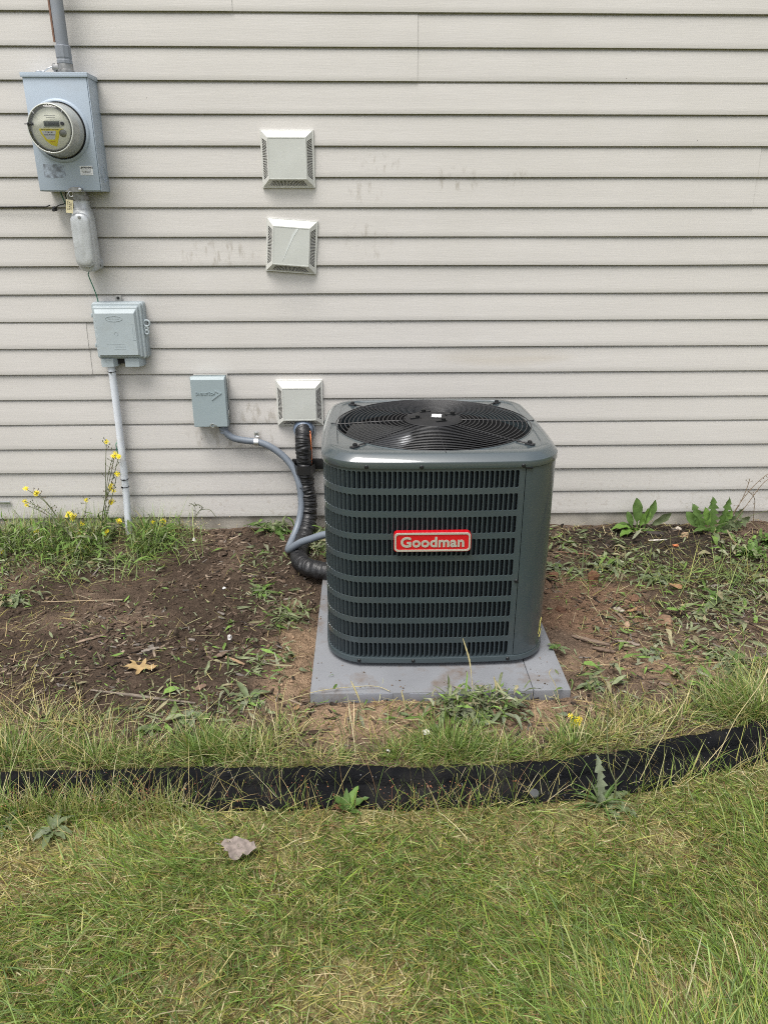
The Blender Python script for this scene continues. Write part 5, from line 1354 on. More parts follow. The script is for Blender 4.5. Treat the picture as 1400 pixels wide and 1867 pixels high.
def drift(cx, cy, rx, ry, k, L0, W0, lift, fresh=0.2, flat=0.22):
    k = int(k * (0.36 if cx > 0.6 else 0.75)); L0 = L0 * 0.9; W0 = W0 * 0.62
    x = cx + rng.normal(0, rx * 0.55, k); y = cy + rng.normal(0, ry * 0.55, k)
    x = np.where((np.abs(x - 0.232) < 0.42) & (np.abs(y + 0.93) < 0.40), x + np.sign(x - 0.232) * 0.3, x)
    y = np.minimum(y, -0.01); y = np.maximum(y, edge_y(x) + 0.04)
    x = np.where((np.abs(x + 1.125) < 0.055) & (y < -0.05) & (y > -0.30), x + np.sign(x + 1.125) * 0.1, x)
    col = WILT[rng.choice(5, k, p=[0.34, 0.24, 0.17, 0.13, 0.12])] * rng.uniform(0.7, 1.3, (k, 1))
    col = np.where((rng.random(k) < fresh)[:, None], np.array([[0.13, 0.21, 0.05]]) * rng.uniform(0.7, 1.5, (k, 1)), col)
    L = np.minimum(rng.gamma(2.6, L0 / 2.6, k) + 0.006, 0.075)
    onpad = (np.abs(x - 0.232) < 0.42) & (np.abs(y + 0.93) < 0.42)
    return leaves(np.c_[x, y, np.where(onpad, 0.047, gz(x, y)) + rng.random(k) ** 1.5 * lift + 0.003], L, L * rng.uniform(0.18, 0.42, k) * W0, rng.uniform(0, 6.28, k), rng.normal(0.08, flat, k), rng.normal(0, 0.5, k), col, rng.normal(0.5, 0.6, k))
dr = [drift(-1.42, -0.20, 0.34, 0.16, 1500, 0.042, 0.9, 0.10, 0.55, flat=0.8), drift(-1.02, -0.18, 0.16, 0.14, 700, 0.042, 0.9, 0.07, 0.6, flat=0.8), drift(-0.85, -0.95, 0.55, 0.4, 420, 0.014, 1.2, 0.008, 0.4), drift(-0.5, -1.35, 0.4, 0.12, 260, 0.016, 1.3, 0.015, 0.5), drift(1.0, -0.8, 0.35, 0.35, 380, 0.018, 1.2, 0.012, 0.4), drift(-1.75, -0.35, 0.25, 0.2, 600, 0.034, 1, 0.04, flat=0.4), drift(-1.2, -0.33, 0.3, 0.12, 600, 0.03, 0.9, 0.02), drift(-1.42, -0.62, 0.1, 0.07, 90, 0.03, 1.5, 0.02),
      drift(-0.30, -0.80, 0.09, 0.10, 240, 0.034, 0.9, 0.03), drift(-0.42, -0.62, 0.10, 0.08, 130, 0.03, 0.9, 0.02), drift(-0.34, -1.08, 0.10, 0.1, 110, 0.04, 0.9, 0.02), drift(-0.6, -1.2, 0.35, 0.2, 170, 0.03, 1, 0.012), drift(-0.62, -1.42, 0.3, 0.1, 220, 0.034, 1.1, 0.02), drift(-0.9, -0.9, 0.5, 0.35, 130, 0.025, 1, 0.008), drift(-0.44, -0.05, 0.12, 0.05, 130, 0.03, 1.2, 0.05, flat=0.6), drift(-0.2, -0.2, 0.09, 0.12, 520, 0.024, 1.2, 0.05, flat=0.6), drift(-0.45, -0.35, 0.14, 0.1, 140, 0.028, 1, 0.02),
      drift(0.34, -1.415, 0.14, 0.055, 420, 0.048, 1.0, 0.05, flat=0.35), drift(0.15, -1.44, 0.2, 0.05, 130, 0.04, 0.7, 0.015),
      drift(0.92, -0.2, 0.3, 0.12, 420, 0.034, 1, 0.03), drift(1.15, -0.42, 0.25, 0.12, 520, 0.036, 1.1, 0.035), drift(0.9, -0.48, 0.12, 0.08, 140, 0.036, 1.2, 0.02), drift(1.5, -0.6, 0.25, 0.2, 620, 0.04, 1.2, 0.04), drift(1.3, -0.85, 0.25, 0.15, 460, 0.042, 1.2, 0.035), drift(1.15, -1.12, 0.22, 0.12, 420, 0.045, 1.2, 0.035), drift(1.1, -1.32, 0.2, 0.08, 260, 0.04, 1.2, 0.03), drift(0.75, -1.28, 0.1, 0.1, 150, 0.04, 1.0, 0.03), drift(1.0, -0.9, 0.2, 0.2, 160, 0.034, 1.1, 0.015), drift(1.72, -0.36, 0.16, 0.14, 700, 0.026, 1.6, 0.06, flat=0.5), drift(1.75, -0.9, 0.3, 0.3, 500, 0.04, 1.2, 0.04)]
tag(big_mesh('weed_clippings', *join(dr), M_LITTER), 'wilted green weed clippings lying in drifts on the bed', 'clippings', kind='stuff')
# pale seed husks along the foundation at the left
n = 620
x = rng.choice([-1.62, -1.42, -1.12, -0.95, -0.85], n) + rng.normal(0, 0.09, n); y = -rng.gamma(2, 0.035, n)
hk = leaves(np.c_[x, y, gz(x, y) + rng.random(n) ** 1.3 * 0.085], rng.uniform(0.005, 0.010, n), rng.uniform(0.003, 0.006, n), rng.uniform(0, 6.28, n), rng.normal(0.2, 0.6, n), rng.normal(0, 0.8, n), np.array([[0.55, 0.45, 0.29]]) * rng.uniform(0.6, 1.25, (n, 1)), rng.normal(0, 0.3, n))
k = 170
x = rng.choice([-1.62, -1.42, -1.12, -0.95], k) + rng.normal(0, 0.1, k); y = -rng.gamma(2, 0.03, k)
hs_ = blades(np.c_[x, y, gz(x, y)], rng.uniform(0.05, 0.12, k), rng.uniform(0.0012, 0.002, k), rng.uniform(0, 6.28, k), rng.uniform(0.0, 0.8, k), rng.normal(0.2, 0.4, k), pick(['brown', 'straw', 'olive'], [0.6, 0.25, 0.15], k), 4)
tag(big_mesh('seed_husks', *join([hk, hs_]), M_LITTER), 'pale dry seed husks and brown stems against the foundation at the left', 'seed husks', kind='stuff')
# lying and leaning green stems of the weed tangle
k = 2000
x = np.concatenate([rng.normal(-1.45, 0.26, 1200), rng.normal(-1.05, 0.13, 460), rng.normal(1.4, 0.3, 340)]); y = -np.clip(rng.gamma(3, 0.06, k), 0.01, 0.5)
y[1660:] -= 0.4
x = np.where((np.abs(x + 1.125) < 0.06) & (y < -0.03), x + np.sign(x + 1.125) * 0.12, x)
ts = blades(np.c_[x, y, gz(x, y) + rng.uniform(0, 0.03, k)], rng.uniform(0.05, 0.23, k), rng.uniform(0.0012, 0.0034, k), rng.uniform(0, 6.28, k), rng.uniform(0.5, 1.5, k), rng.normal(0.2, 0.5, k), pick(['mid', 'pale', 'blue', 'olive'], [0.3, 0.36, 0.22, 0.12], k), 5)
tag(big_mesh('weed_tangle', *ts, M_GRASS), 'tangle of fallen green weed stems by the wall', 'weeds', kind='stuff')

# ================================================================== PLANTS AND LOOSE THINGS, ONE BY ONE
def leaf_mat(name, c, var=0.15):
    m = pm(name, c, 0.55, var=var, vscale=50, bump=0.25, bscale=260, spec=0.35)
    t = m.node_tree; N, L = t.nodes, t.links
    b = N['Principled BSDF']
    src = b.inputs['Base Color'].links[0].from_socket
    tr = N.new('ShaderNodeBsdfTranslucent'); L.new(src, tr.inputs['Color'])
    ms = N.new('ShaderNodeMixShader'); ms.inputs[0].default_value = 0.25
    L.new(b.outputs[0], ms.inputs[1]); L.new(tr.outputs[0], ms.inputs[2]); L.new(ms.outputs[0], N['Material Output'].inputs['Surface'])
    return m
LM = {'fresh': leaf_mat('fresh_leaf', (0.085, 0.15, 0.035)), 'bright': leaf_mat('bright_leaf', (0.13, 0.23, 0.045)), 'dull': leaf_mat('dull_leaf', (0.14, 0.175, 0.085)), 'grey': leaf_mat('grey_leaf', (0.20, 0.23, 0.15)), 'red': leaf_mat('reddish_leaf', (0.20, 0.10, 0.06)), 'stem': leaf_mat('green_stem', (0.15, 0.17, 0.08)), 'drystem': leaf_mat('dry_stem', (0.22, 0.16, 0.10)), 'straw': leaf_mat('straw_stem', (0.48, 0.42, 0.22))}
M_PETAL = leaf_mat('yellow_petal', (0.80, 0.66, 0.02), 0.08)

def leaf_vf(kind, L, W, bend=0.6, fold=0.25, wav=0.0, n=12):
    """leaf along +x from the origin; bend > 0 droops the tip"""
    V, F = [], []
    for i in range(n + 1):
        t = i / n
        if kind == 'lance': w = math.sin(math.pi * min(1, t ** 0.8 * 0.97 + 0.02)) ** 0.8
        elif kind == 'ovate': w = math.sin(math.pi * t ** 0.65 * 0.98 + 0.02) ** 0.75
        elif kind == 'spoon': w = 0.18 + 0.82 * math.sin(math.pi * max(0, (t - 0.3) / 0.7)) ** 0.7 if t > 0.3 else 0.18
        elif kind == 'blade': w = (1 - t ** 2.2) * (0.6 + 0.4 * min(1, t * 6))
        else:   # toothed dandelion leaf
            env = 0.2 + 0.8 * math.sin(math.pi * min(1, 0.1 + t * 0.85)) ** 0.8
            w = env * (1.0 if i % 2 == 0 else 0.42) if 0.08 < t < 0.9 else env * 0.5
        if i == n: w = 0.03
        th = bend * (t - 0.15) ** 2 * 1.4
        x = L * t * (1 - 0.22 * abs(bend) * t); z = -L * th * 0.55
        wv = wav * W * math.sin(t * 19)
        hw = W / 2 * w
        xo = -0.10 * L / n * 6 * (0 if i % 2 else 1) * (1 if kind == 'tooth' else 0)
        V += [(x + xo, -hw, z + hw * fold * 2 + wv), (x, 0, z), (x + xo, hw, z + hw * fold * 2 - wv)]
    for i in range(n):
        for j in range(2):
            a = i * 3 + j
            F.append((a, a + 1, a + 4, a + 3))
    return V, F

def plant(name, label, cat, loc, leaves_, group=None, mat='fresh'):
    t = thing(name, label, cat, loc, group=group)
    for (kind, az, pitch, L, W, bend, *rest) in leaves_:
        m = LM[rest[0]] if rest else LM[mat]
        o = mk('leaf', leaf_vf(kind, L, W, bend, wav=0.12 if kind != 'blade' else 0.0, n=14 if kind == 'tooth' else 9), m, t, 60)
        r0 = 0.004
        o.location = (r0 * math.cos(R(az)), r0 * math.sin(R(az)), 0)
        o.rotation_euler = (Matrix.Rotation(R(az), 3, 'Z') @ Matrix.Rotation(-R(pitch), 3, 'Y')).to_euler()
    return t
def upright(t, specs):
    """leaves standing against the wall, broad side outwards: (x, lean from vertical in degrees, kind, L, W, bend, material)"""
    for x, th, kind, L, W, bend, m in specs:
        o = mk('leaf', leaf_vf(kind, L, W, bend, wav=0.1, n=14), LM[m], t, 60)
        ax = Vector((math.sin(R(th)), 0.12, math.cos(R(th)))).normalized()
        nz = Vector((0.25 * math.sin(R(th * 2 + 40 * x)), -1, 0.15)); nz = (nz - ax * nz.dot(ax)).normalized()
        ay = nz.cross(ax)
        o.matrix_local = Matrix(((ax.x, ay.x, nz.x, x), (ax.y, ay.y, nz.y, 0), (ax.z, ay.z, nz.z, 0), (0, 0, 0, 1)))
def ros(n, L, W, kinds, pitch=(15, 60), bend=(0.3, 1.1), seed=0, mats=None, a0=0):
    rr = random.Random(seed)
    out = []
    for i in range(n):
        l = L * rr.uniform(0.65, 1.1)
        e = [rr.choice(kinds), a0 + 360 * i / n + rr.uniform(-18, 18), rr.uniform(*pitch), l, W * rr.uniform(0.7, 1.15), rr.uniform(*bend)]
        if mats: e.append(rr.choice(mats))
        out.append(tuple(e))
    return out
def flower_vf(r, seed=0):
    rr = random.Random(seed)
    V, F = [(0, 0, 0.001)], []
    n = 9
    for i in range(n):
        a = 2 * math.pi * i / n; da = math.pi / n * 0.8
        l = r * rr.uniform(0.85, 1.1)
        k = len(V)
        V += [(l * 0.35 * math.cos(a - da), l * 0.35 * math.sin(a - da), 0), (l * math.cos(a - da * 0.6), l * math.sin(a - da * 0.6), 0.002), (l * 1.05 * math.cos(a), l * 1.05 * math.sin(a), 0.0015), (l * math.cos(a + da * 0.6), l * math.sin(a + da * 0.6), 0.002), (l * 0.35 * math.cos(a + da), l * 0.35 * math.sin(a + da), 0)]
        F += [(k, k + 1, k + 2, k + 3, k + 4), (0, k, k + 4)]
    c = lathe_z([(r * 0.42, 0.001), (r * 0.35, r * 0.25), (0.0002, r * 0.3)], 8)
    return merge((V, F), c)
FLOWER = [None]
def flower(parent, p, r=0.008, seed=0, face=None):
    r = r * 1.45
    rr = random.Random(seed)
    o = mk('flower', flower_vf(r, seed), M_PETAL, parent, 60)
    o.location = p
    o.rotation_euler = (R(rr.uniform(25, 75)), R(rr.uniform(-25, 25)), R(rr.uniform(-40, 40))) if face is None else face
    return o

def flowering(label, root, tips, seed, buds=6, lean=(0.0, 0.0), leaf_n=7, cat='wildflower', r=0.0085):
    """branching weed: a main stem, branches to each tip with flower heads, narrow leaves low down"""
    rr = random.Random(seed)
    rz = gz1(root[0], root[1])
    t = thing('flowering_weed', label, cat, (root[0], root[1], rz - 0.005), group='yellow flowering weeds by the wall')
    loc = Vector((root[0], root[1], rz - 0.005))
    cx = sum(p[0] for p in tips) / len(tips); cz = min(p[2] for p in tips); cyy = sum(p[1] for p in tips) / len(tips)
    mid = Vector((root[0] * 0.6 + cx * 0.4, root[1] * 0.5 + cyy * 0.5, rz + (cz - rz) * 0.5))
    mk('stem', tube(catmull([Vector((0, 0, 0)), (mid - loc) * 0.5 + Vector((rr.uniform(-0.01, 0.01), 0, 0.01)), mid - loc], 5), 0.0024, 6), LM['stem'], t, 60)
    for q, p in enumerate(tips):
        P = Vector(p) - loc
        m = mid - loc
        b1 = m.lerp(P, 0.5) + Vector((rr.uniform(-0.02, 0.02), rr.uniform(-0.012, 0.012), rr.uniform(0.0, 0.025)))
        pts = catmull([m, b1, P], 6)
        mk('stem', tube(pts, 0.0016, 5), LM['stem'], t, 60)
        nfl = rr.choice((1, 2, 2, 3))
        for f in range(nfl):
            d = Vector((rr.uniform(-0.013, 0.013), rr.uniform(-0.01, 0.004), rr.uniform(-0.014, 0.008))) if f else Vector((0, 0, 0))
            flower(t, P + d, r * rr.uniform(0.75, 1.1), seed * 31 + q * 7 + f)
        for f in range(buds):
            c = pts[rr.randrange(4, len(pts))]
            d = Vector((rr.uniform(-0.022, 0.022), rr.uniform(-0.012, 0.012), rr.uniform(0.004, 0.026)))
            mk('bud', merge(tube([c, c + d * 0.6, c + d], 0.0009, 4), ([c + d + Vector((v[0] * 0.0028, v[1] * 0.0028, v[2] * 0.005)) for v in octa], [tuple(f_) for f_ in octf.tolist()])), LM['stem'] if rr.random() < 0.6 else LM['drystem'], t, 60)
    for i in range(leaf_n):
        a = rr.uniform(0, 360)
        o = mk('leaf', leaf_vf('lance', rr.uniform(0.035, 0.075), rr.uniform(0.006, 0.012), rr.uniform(0.2, 0.9), n=7), LM[rr.choice(('fresh', 'dull', 'fresh'))], t, 60)
        o.location = (mid - loc) * rr.uniform(0.02, 0.8)
        o.rotation_euler = (Matrix.Rotation(R(a), 3, 'Z') @ Matrix.Rotation(-R(rr.uniform(5, 55)), 3, 'Y')).to_euler()
    return t
Yw = -0.07
flowering('tallest yellow flowered weed, its heads close to the white pipe', (-1.235, -0.10), [(-1.16, Yw, 0.507), (-1.14, Yw, 0.440), (-1.128, Yw, 0.452), (-1.104, Yw - 0.03, 0.447)], 3)
flowering('slender weed with yellow heads halfway up, just left of the white pipe', (-1.24, -0.13), [(-1.126, Yw - 0.02, 0.361), (-1.164, Yw, 0.303), (-1.169, Yw, 0.282), (-1.176, Yw, 0.214)], 5)
flowering('low weed with yellow clusters over the foundation, left of the tallest weed', (-1.34, -0.10), [(-1.291, Yw, 0.229), (-1.379, Yw, 0.165), (-1.356, Yw, 0.151), (-1.311, Yw - 0.02, 0.118)], 8)
flowering('sprawling weed with yellow heads at the far left edge of the wall', (-1.30, -0.16), [(-1.556, Yw, 0.288), (-1.505, Yw, 0.266), (-1.572, Yw, 0.227), (-1.567, Yw, 0.208)], 13)
flowering('short yellow flowered weed at the foot of the white pipe', (-1.17, -0.16), [(-1.143, -0.1, 0.137), (-1.19, -0.14, 0.10), (-1.315, -0.14, 0.10)], 21, buds=3)
flowering('low yellow flowered weed at the bottom left corner of the wall', (-1.60, -0.22), [(-1.66, -0.22, 0.06), (-1.63, -0.24, 0.055), (-1.52, -0.14, 0.10), (-1.53, -0.10, 0.085)], 34, buds=3)
flowering('small yellow flowered weed right of the white pipe', (-0.98, -0.08), [(-0.993, -0.08, 0.119), (-0.946, -0.08, 0.13), (-0.95, -0.1, 0.10)], 55, buds=4, r=0.007)
flowering('yellow flower spike by the edging right of the pad', (0.628, -1.475), [(0.605, -1.50, 0.062), (0.613, -1.50, 0.045), (0.622, -1.50, 0.036), (0.632, -1.50, 0.050), (0.609, -1.505, 0.030)], 89, buds=2, leaf_n=5, r=0.0075)

def stems_only(label, name, root, lines, mat, cat, r=0.0012, seeds=0, seed=1):
    rr = random.Random(seed)
    rz = gz1(root[0], root[1])
    loc = Vector((root[0], root[1], rz - 0.004))
    t = thing(name, label, cat, loc)
    for ln in lines:
        pts = catmull([Vector(p) - loc for p in ln], 6)
        mk('stem', tube(pts, r, 5), LM[mat], t, 60)
        for f in range(seeds):
            c = pts[rr.randrange(len(pts) // 3, len(pts))]
            d = Vector((rr.uniform(-0.018, 0.018), rr.uniform(-0.01, 0.01), rr.uniform(-0.016, 0.016)))
            mk('seed_head', merge(tube([c, c + d * 0.6, c + d], 0.0006, 4), ([c + d + Vector((v[0] * 0.0026, v[1] * 0.0026, v[2] * 0.0038)) for v in octa], [tuple(f_) for f_ in octf.tolist()])), LM[mat], t, 60)
    return t
stems_only('arched dry seed stem standing against the wall below the disconnect box', 'dry_weed', (-0.83, -0.07), [[(-0.83, -0.07, 0.05), (-0.80, -0.07, 0.13), (-0.775, -0.07, 0.17), (-0.73, -0.07, 0.175), (-0.70, -0.075, 0.14)], [(-0.80, -0.07, 0.13), (-0.795, -0.07, 0.19), (-0.81, -0.07, 0.205)], [(-0.775, -0.07, 0.17), (-0.76, -0.08, 0.195), (-0.79, -0.08, 0.208)]], 'stem', 'weed', 0.0014, 5, 4)
stems_only('brown dead weed stems leaning against the wall at the far right', 'dry_weed', (1.70, -0.09), [[(1.70, -0.09, 0.05), (1.76, -0.075, 0.17), (1.83, -0.06, 0.27), (1.93, -0.05, 0.36)], [(1.71, -0.09, 0.05), (1.755, -0.07, 0.14), (1.79, -0.06, 0.23), (1.80, -0.06, 0.30)], [(1.72, -0.1, 0.05), (1.80, -0.08, 0.18), (1.87, -0.07, 0.29), (1.96, -0.06, 0.33)], [(1.86, -0.06, 0.06), (1.85, -0.06, 0.13), (1.84, -0.06, 0.20), (1.80, -0.06, 0.24)]], 'drystem', 'weed', 0.0016, 6, 6)

# dandelion-like rosettes by the wall at the right
d1 = plant('dandelion', 'upright smooth leaved dandelion by the wall, nearer the air conditioner', 'weed', (1.30, -0.085, gz1(1.30, -0.085)), [('spoon', 185, 22, 0.15, 0.045, 0.5, 'bright'), ('spoon', 208, 12, 0.13, 0.045, 0.4, 'bright'), ('spoon', 330, 15, 0.09, 0.034, 0.5), ('spoon', 160, 30, 0.12, 0.03, 0.6)], 'dandelions by the wall')
upright(d1, [(-0.012, -4, 'spoon', 0.165, 0.048, 0.1, 'fresh'), (0.012, 22, 'spoon', 0.165, 0.040, 0.15, 'fresh'), (-0.028, -20, 'spoon', 0.105, 0.030, 0.2, 'fresh'), (0.02, 8, 'spoon', 0.115, 0.034, 0.1, 'bright'), (0.025, 50, 'spoon', 0.155, 0.040, -0.3, 'dull'), (-0.002, 10, 'spoon', 0.09, 0.03, 0.1, 'bright')])
d2 = plant('dandelion', 'bushy toothed dandelion by the wall, farther right under the dead stems', 'weed', (1.64, -0.10, gz1(1.64, -0.1)), [('tooth', 20, 22, 0.15, 0.05, 0.5, 'dull'), ('spoon', 200, 30, 0.12, 0.03, 0.6), ('spoon', 265, 25, 0.11, 0.026, 0.8, 'dull'), ('spoon', 320, 25, 0.12, 0.03, 0.7)], 'dandelions by the wall')
upright(d2, [(0.0, -2, 'tooth', 0.185, 0.058, 0.1, 'fresh'), (0.025, 18, 'tooth', 0.19, 0.055, 0.15, 'fresh'), (-0.03, -26, 'tooth', 0.165, 0.055, 0.2, 'fresh'), (-0.035, -42, 'spoon', 0.14, 0.045, 0.2, 'fresh'), (0.04, 44, 'tooth', 0.17, 0.06, 0.1, 'dull'), (0.05, 62, 'tooth', 0.16, 0.06, 0.0, 'dull'), (-0.012, -12, 'spoon', 0.13, 0.036, 0.1, 'bright'), (0.03, 30, 'spoon', 0.13, 0.036, 0.1, 'bright')])
# rosettes and low plants
plant('leafy_weed', 'broad leaved weed against the foundation left of the black pipe', 'weed', (-0.45, -0.05, gz1(-0.45, -0.05)), ros(11, 0.13, 0.045, ['ovate', 'tooth'], (8, 60), seed=2, mats=['dull', 'fresh']))
plant('leafy_weed', 'green weed behind the black pipe beside the air conditioner', 'weed', (-0.215, -0.12, gz1(-0.215, -0.12)), ros(14, 0.085, 0.03, ['ovate', 'lance'], (10, 65), seed=6, mats=['dull', 'fresh']))
plant('leafy_weed', 'small bright weed below the black pipe bend', 'weed', (-0.43, -0.60, gz1(-0.43, -0.6)), ros(7, 0.06, 0.018, ['lance'], (10, 50), seed=9, mats=['bright', 'fresh']))
plant('grass_clump', 'bright green broad bladed grass clump right of the white pipe', 'grass', (-0.97, -0.15, gz1(-0.97, -0.15)), [('blade', random.Random(i).uniform(-70, 190) if i % 4 else random.Random(i).uniform(190, 300), random.Random(i + 50).uniform(25, 80), random.Random(i + 90).uniform(0.10, 0.21), 0.0105, random.Random(i + 130).uniform(0.5, 1.5), ('bright', 'fresh', 'bright')[i % 3]) for i in range(34)])
plant('leafy_weed', 'grey green prickly weed with a tall stalk in front of the edging', 'weed', (0.617, -1.795, gz1(0.617, -1.795)), [('blade', random.Random(i + 7).uniform(0, 360), random.Random(i + 57).uniform(15, 65), random.Random(i + 97).uniform(0.05, 0.11), 0.008, random.Random(i + 137).uniform(0.3, 1.1), ('fresh', 'fresh', 'dull')[i % 3]) for i in range(30)] + [('tooth', 110, 80, 0.15, 0.035, 0.2, 'grey'), ('tooth', 330, 20, 0.10, 0.035, 0.5, 'dull'), ('tooth', 300, 12, 0.09, 0.03, 0.5, 'dull'), ('tooth', 20, 25, 0.10, 0.035, 0.6, 'dull')])
_st = thing('tall_weed_stalk', 'forked green stalk rising over the edging beside the prickly weed', 'weed', (0.652, -1.785, gz1(0.652, -1.785)))
mk('stem', tube(catmull([(0, 0, 0), (0.004, 0.004, 0.04), (0.003, 0.01, 0.06)], 5), 0.0026, 6), LM['stem'], _st, 60)
mk('stem', tube(catmull([(0.003, 0.01, 0.06), (-0.012, 0.03, 0.10), (-0.016, 0.06, 0.17), (-0.016, 0.08, 0.245)], 5), 0.0016, 6), LM['stem'], _st, 60)
mk('stem', tube(catmull([(0.003, 0.01, 0.06), (0.025, 0.02, 0.085), (0.04, 0.035, 0.115)], 5), 0.0017, 6), LM['stem'], _st, 60)
plant('leafy_weed', 'small broad leaved weed with a reddish leaf at the front of the edging', 'weed', (-0.06, -1.80, gz1(-0.06, -1.8)), [('ovate', 150, 55, 0.055, 0.028, 0.3), ('ovate', 200, 50, 0.05, 0.026, 0.3, 'red'), ('ovate', 60, 45, 0.075, 0.026, 0.4, 'bright'), ('ovate', 20, 38, 0.07, 0.024, 0.4), ('lance', 90, 65, 0.06, 0.018, 0.3), ('ovate', 120, 60, 0.04, 0.022, 0.2, 'fresh'), ('lance', 330, 30, 0.05, 0.015, 0.4)])
plant('leafy_weed', 'grey green flat weed in the lawn at the left', 'weed', (-0.80, -1.86, gz1(-0.80, -1.86) + 0.015), ros(8, 0.075, 0.020, ['lance', 'ovate'], (10, 45), seed=14, mats=['grey', 'dull']))
plant('leafy_weed', 'clover patch weed at the left end of the lawn', 'weed', (-0.93, -1.83, gz1(-0.93, -1.83) + 0.01), ros(9, 0.05, 0.018, ['ovate'], (10, 45), seed=15, mats=['fresh', 'dull']))
plant('leafy_weed', 'bright green low leafy weed right of the pad near the edging', 'weed', (1.14, -1.345, gz1(1.14, -1.345)), ros(11, 0.06, 0.032, ['ovate'], (15, 60), seed=17, mats=['bright', 'bright', 'fresh']))
plant('leafy_weed', 'large green weed spreading at the right edge of the bed', 'weed', (1.42, -0.72, gz1(1.42, -0.72)), ros(11, 0.12, 0.036, ['tooth', 'tooth', 'spoon'], (5, 35), seed=19, mats=['fresh', 'dull', 'dull']))
plant('leafy_weed', 'upturned pale weed at the right between the clods', 'weed', (1.22, -0.53, gz1(1.22, -0.53)), ros(12, 0.11, 0.022, ['tooth', 'lance'], (5, 45), seed=23, mats=['grey', 'dull']))
plant('leafy_weed', 'lush small leaved green weed at the far right by the wall', 'weed', (1.72, -0.34, gz1(1.72, -0.34)), ros(26, 0.085, 0.034, ['ovate'], (10, 70), seed=27, mats=['bright', 'fresh', 'fresh']))
plant('leafy_weed', 'lush green weed at the far right edge of the photo', 'weed', (1.86, -0.24, gz1(1.86, -0.24)), ros(22, 0.09, 0.034, ['ovate'], (10, 70), seed=28, mats=['bright', 'fresh', 'fresh']))
plant('leafy_weed', 'flat wilted rosette right of the rusty clod', 'weed', (1.03, -0.42, gz1(1.03, -0.42)), ros(9, 0.11, 0.034, ['tooth'], (3, 25), seed=31, mats=['dull', 'grey']))
plant('leafy_weed', 'wilted weed lying just behind the right side of the air conditioner', 'weed', (0.83, -0.42, gz1(0.83, -0.42)), ros(9, 0.10, 0.03, ['tooth'], (3, 30), seed=33, mats=['dull', 'grey']))
plant('leafy_weed', 'green wilted weed at the right edge beside the lawn curve', 'weed', (1.24, -1.18, gz1(1.24, -1.18)), ros(11, 0.10, 0.026, ['tooth', 'spoon'], (5, 35), seed=37, mats=['dull', 'fresh', 'grey']))
plant('leafy_weed', 'pale plantain leaves lying right of the pad corner', 'weed', (0.99, -1.13, gz1(0.99, -1.13)), ros(6, 0.075, 0.024, ['ovate'], (0, 15), seed=41, mats=['grey', 'dull']))
plant('leafy_weed', 'curled leafy weed at the front right corner of the pad', 'weed', (0.735, -1.30, gz1(0.735, -1.30)), ros(9, 0.06, 0.018, ['ovate', 'lance'], (5, 40), seed=43, mats=['grey', 'dull']))
plant('leafy_weed', 'crumpled green leaf bunch on the right edge of the pad', 'weed', (0.665, -1.10, 0.045), ros(5, 0.05, 0.022, ['ovate'], (5, 35), seed=44, mats=['dull', 'fresh']))
plant('leafy_weed', 'pale round leaved weed at the left edge of the bed', 'weed', (-1.42, -0.64, gz1(-1.42, -0.64)), ros(8, 0.07, 0.04, ['ovate'], (8, 35), seed=45, mats=['grey', 'dull']))
plant('leafy_weed', 'small clover like weed in the bed above the left grass strip', 'weed', (-0.66, -1.47, gz1(-0.66, -1.47)), ros(12, 0.045, 0.022, ['ovate'], (10, 50), seed=47, mats=['fresh', 'dull']))
plant('leafy_weed', 'pair of wilted leaves in the bed below the oak leaf', 'weed', (-0.55, -1.42, gz1(-0.55, -1.42)), ros(6, 0.07, 0.032, ['ovate'], (2, 30), seed=48, mats=['grey', 'dull']))
plant('leafy_weed', 'wilted weed lying left of the pad corner', 'weed', (-0.38, -1.33, gz1(-0.38, -1.33)), ros(9, 0.09, 0.022, ['tooth', 'lance'], (2, 30), seed=49, mats=['grey', 'dull']))
# heap of wilted leaves at the pad's front edge: each leaf on its own
heap = thing('weed_heap', 'heap of wilted pulled weeds lying against the front edge of the pad', 'weed heap', (0.345, -1.432, gz1(0.345, -1.432)))
rr = random.Random(5)
for i in range(95):
    o = mk('leaf', leaf_vf(rr.choice(('lance', 'ovate', 'spoon')), rr.uniform(0.03, 0.075), rr.uniform(0.008, 0.018), rr.uniform(0.2, 1.4), n=8), LM[rr.choice(('grey', 'dull', 'dull', 'grey', 'fresh'))], heap, 60)
    o.location = (rr.gauss(0, 0.085), rr.gauss(0, 0.026), 0.006 + rr.random() ** 1.4 * 0.026)
    o.rotation_euler = (rr.uniform(-0.7, 0.7), rr.uniform(-0.12, 0.18), rr.uniform(0, 6.28))

# grass stalks with seed heads over the pad
def seed_stalk(label, pts, head, mat='straw'):
    loc = Vector(pts[0])
    t = thing('grass_stalk', label, 'grass stalk', loc)
    P = catmull([Vector(p) - loc for p in pts], 8)
    mk('stem', tube(P, 0.0011, 5), LM[mat], t, 60)
    if head:
        n = len(P); k = int(n * (1 - head))
        mk('seed_head', tube(P[k:], lambda i, m, a: 0.0008 + 0.0022 * math.sin(math.pi * min(1, (i + 0.4) / m)) * (1.2 if i % 2 else 0.7), 6), LM[mat], t, 60)
    return t
seed_stalk('seed headed grass stalk crossing the right half of the louvres', [(0.331, -1.40, 0.03), (0.325, -1.37, 0.10), (0.318, -1.34, 0.16), (0.298, -1.32, 0.225)], 0.55)
seed_stalk('short seed headed grass stalk before the middle of the pad', [(0.400, -1.41, 0.03), (0.398, -1.40, 0.085), (0.390, -1.39, 0.13)], 0.6)
seed_stalk('seed headed grass stalk standing at the left part of the pad front', [(-0.01, -1.44, 0.03), (-0.03, -1.42, 0.085), (-0.052, -1.40, 0.13)], 0.65)
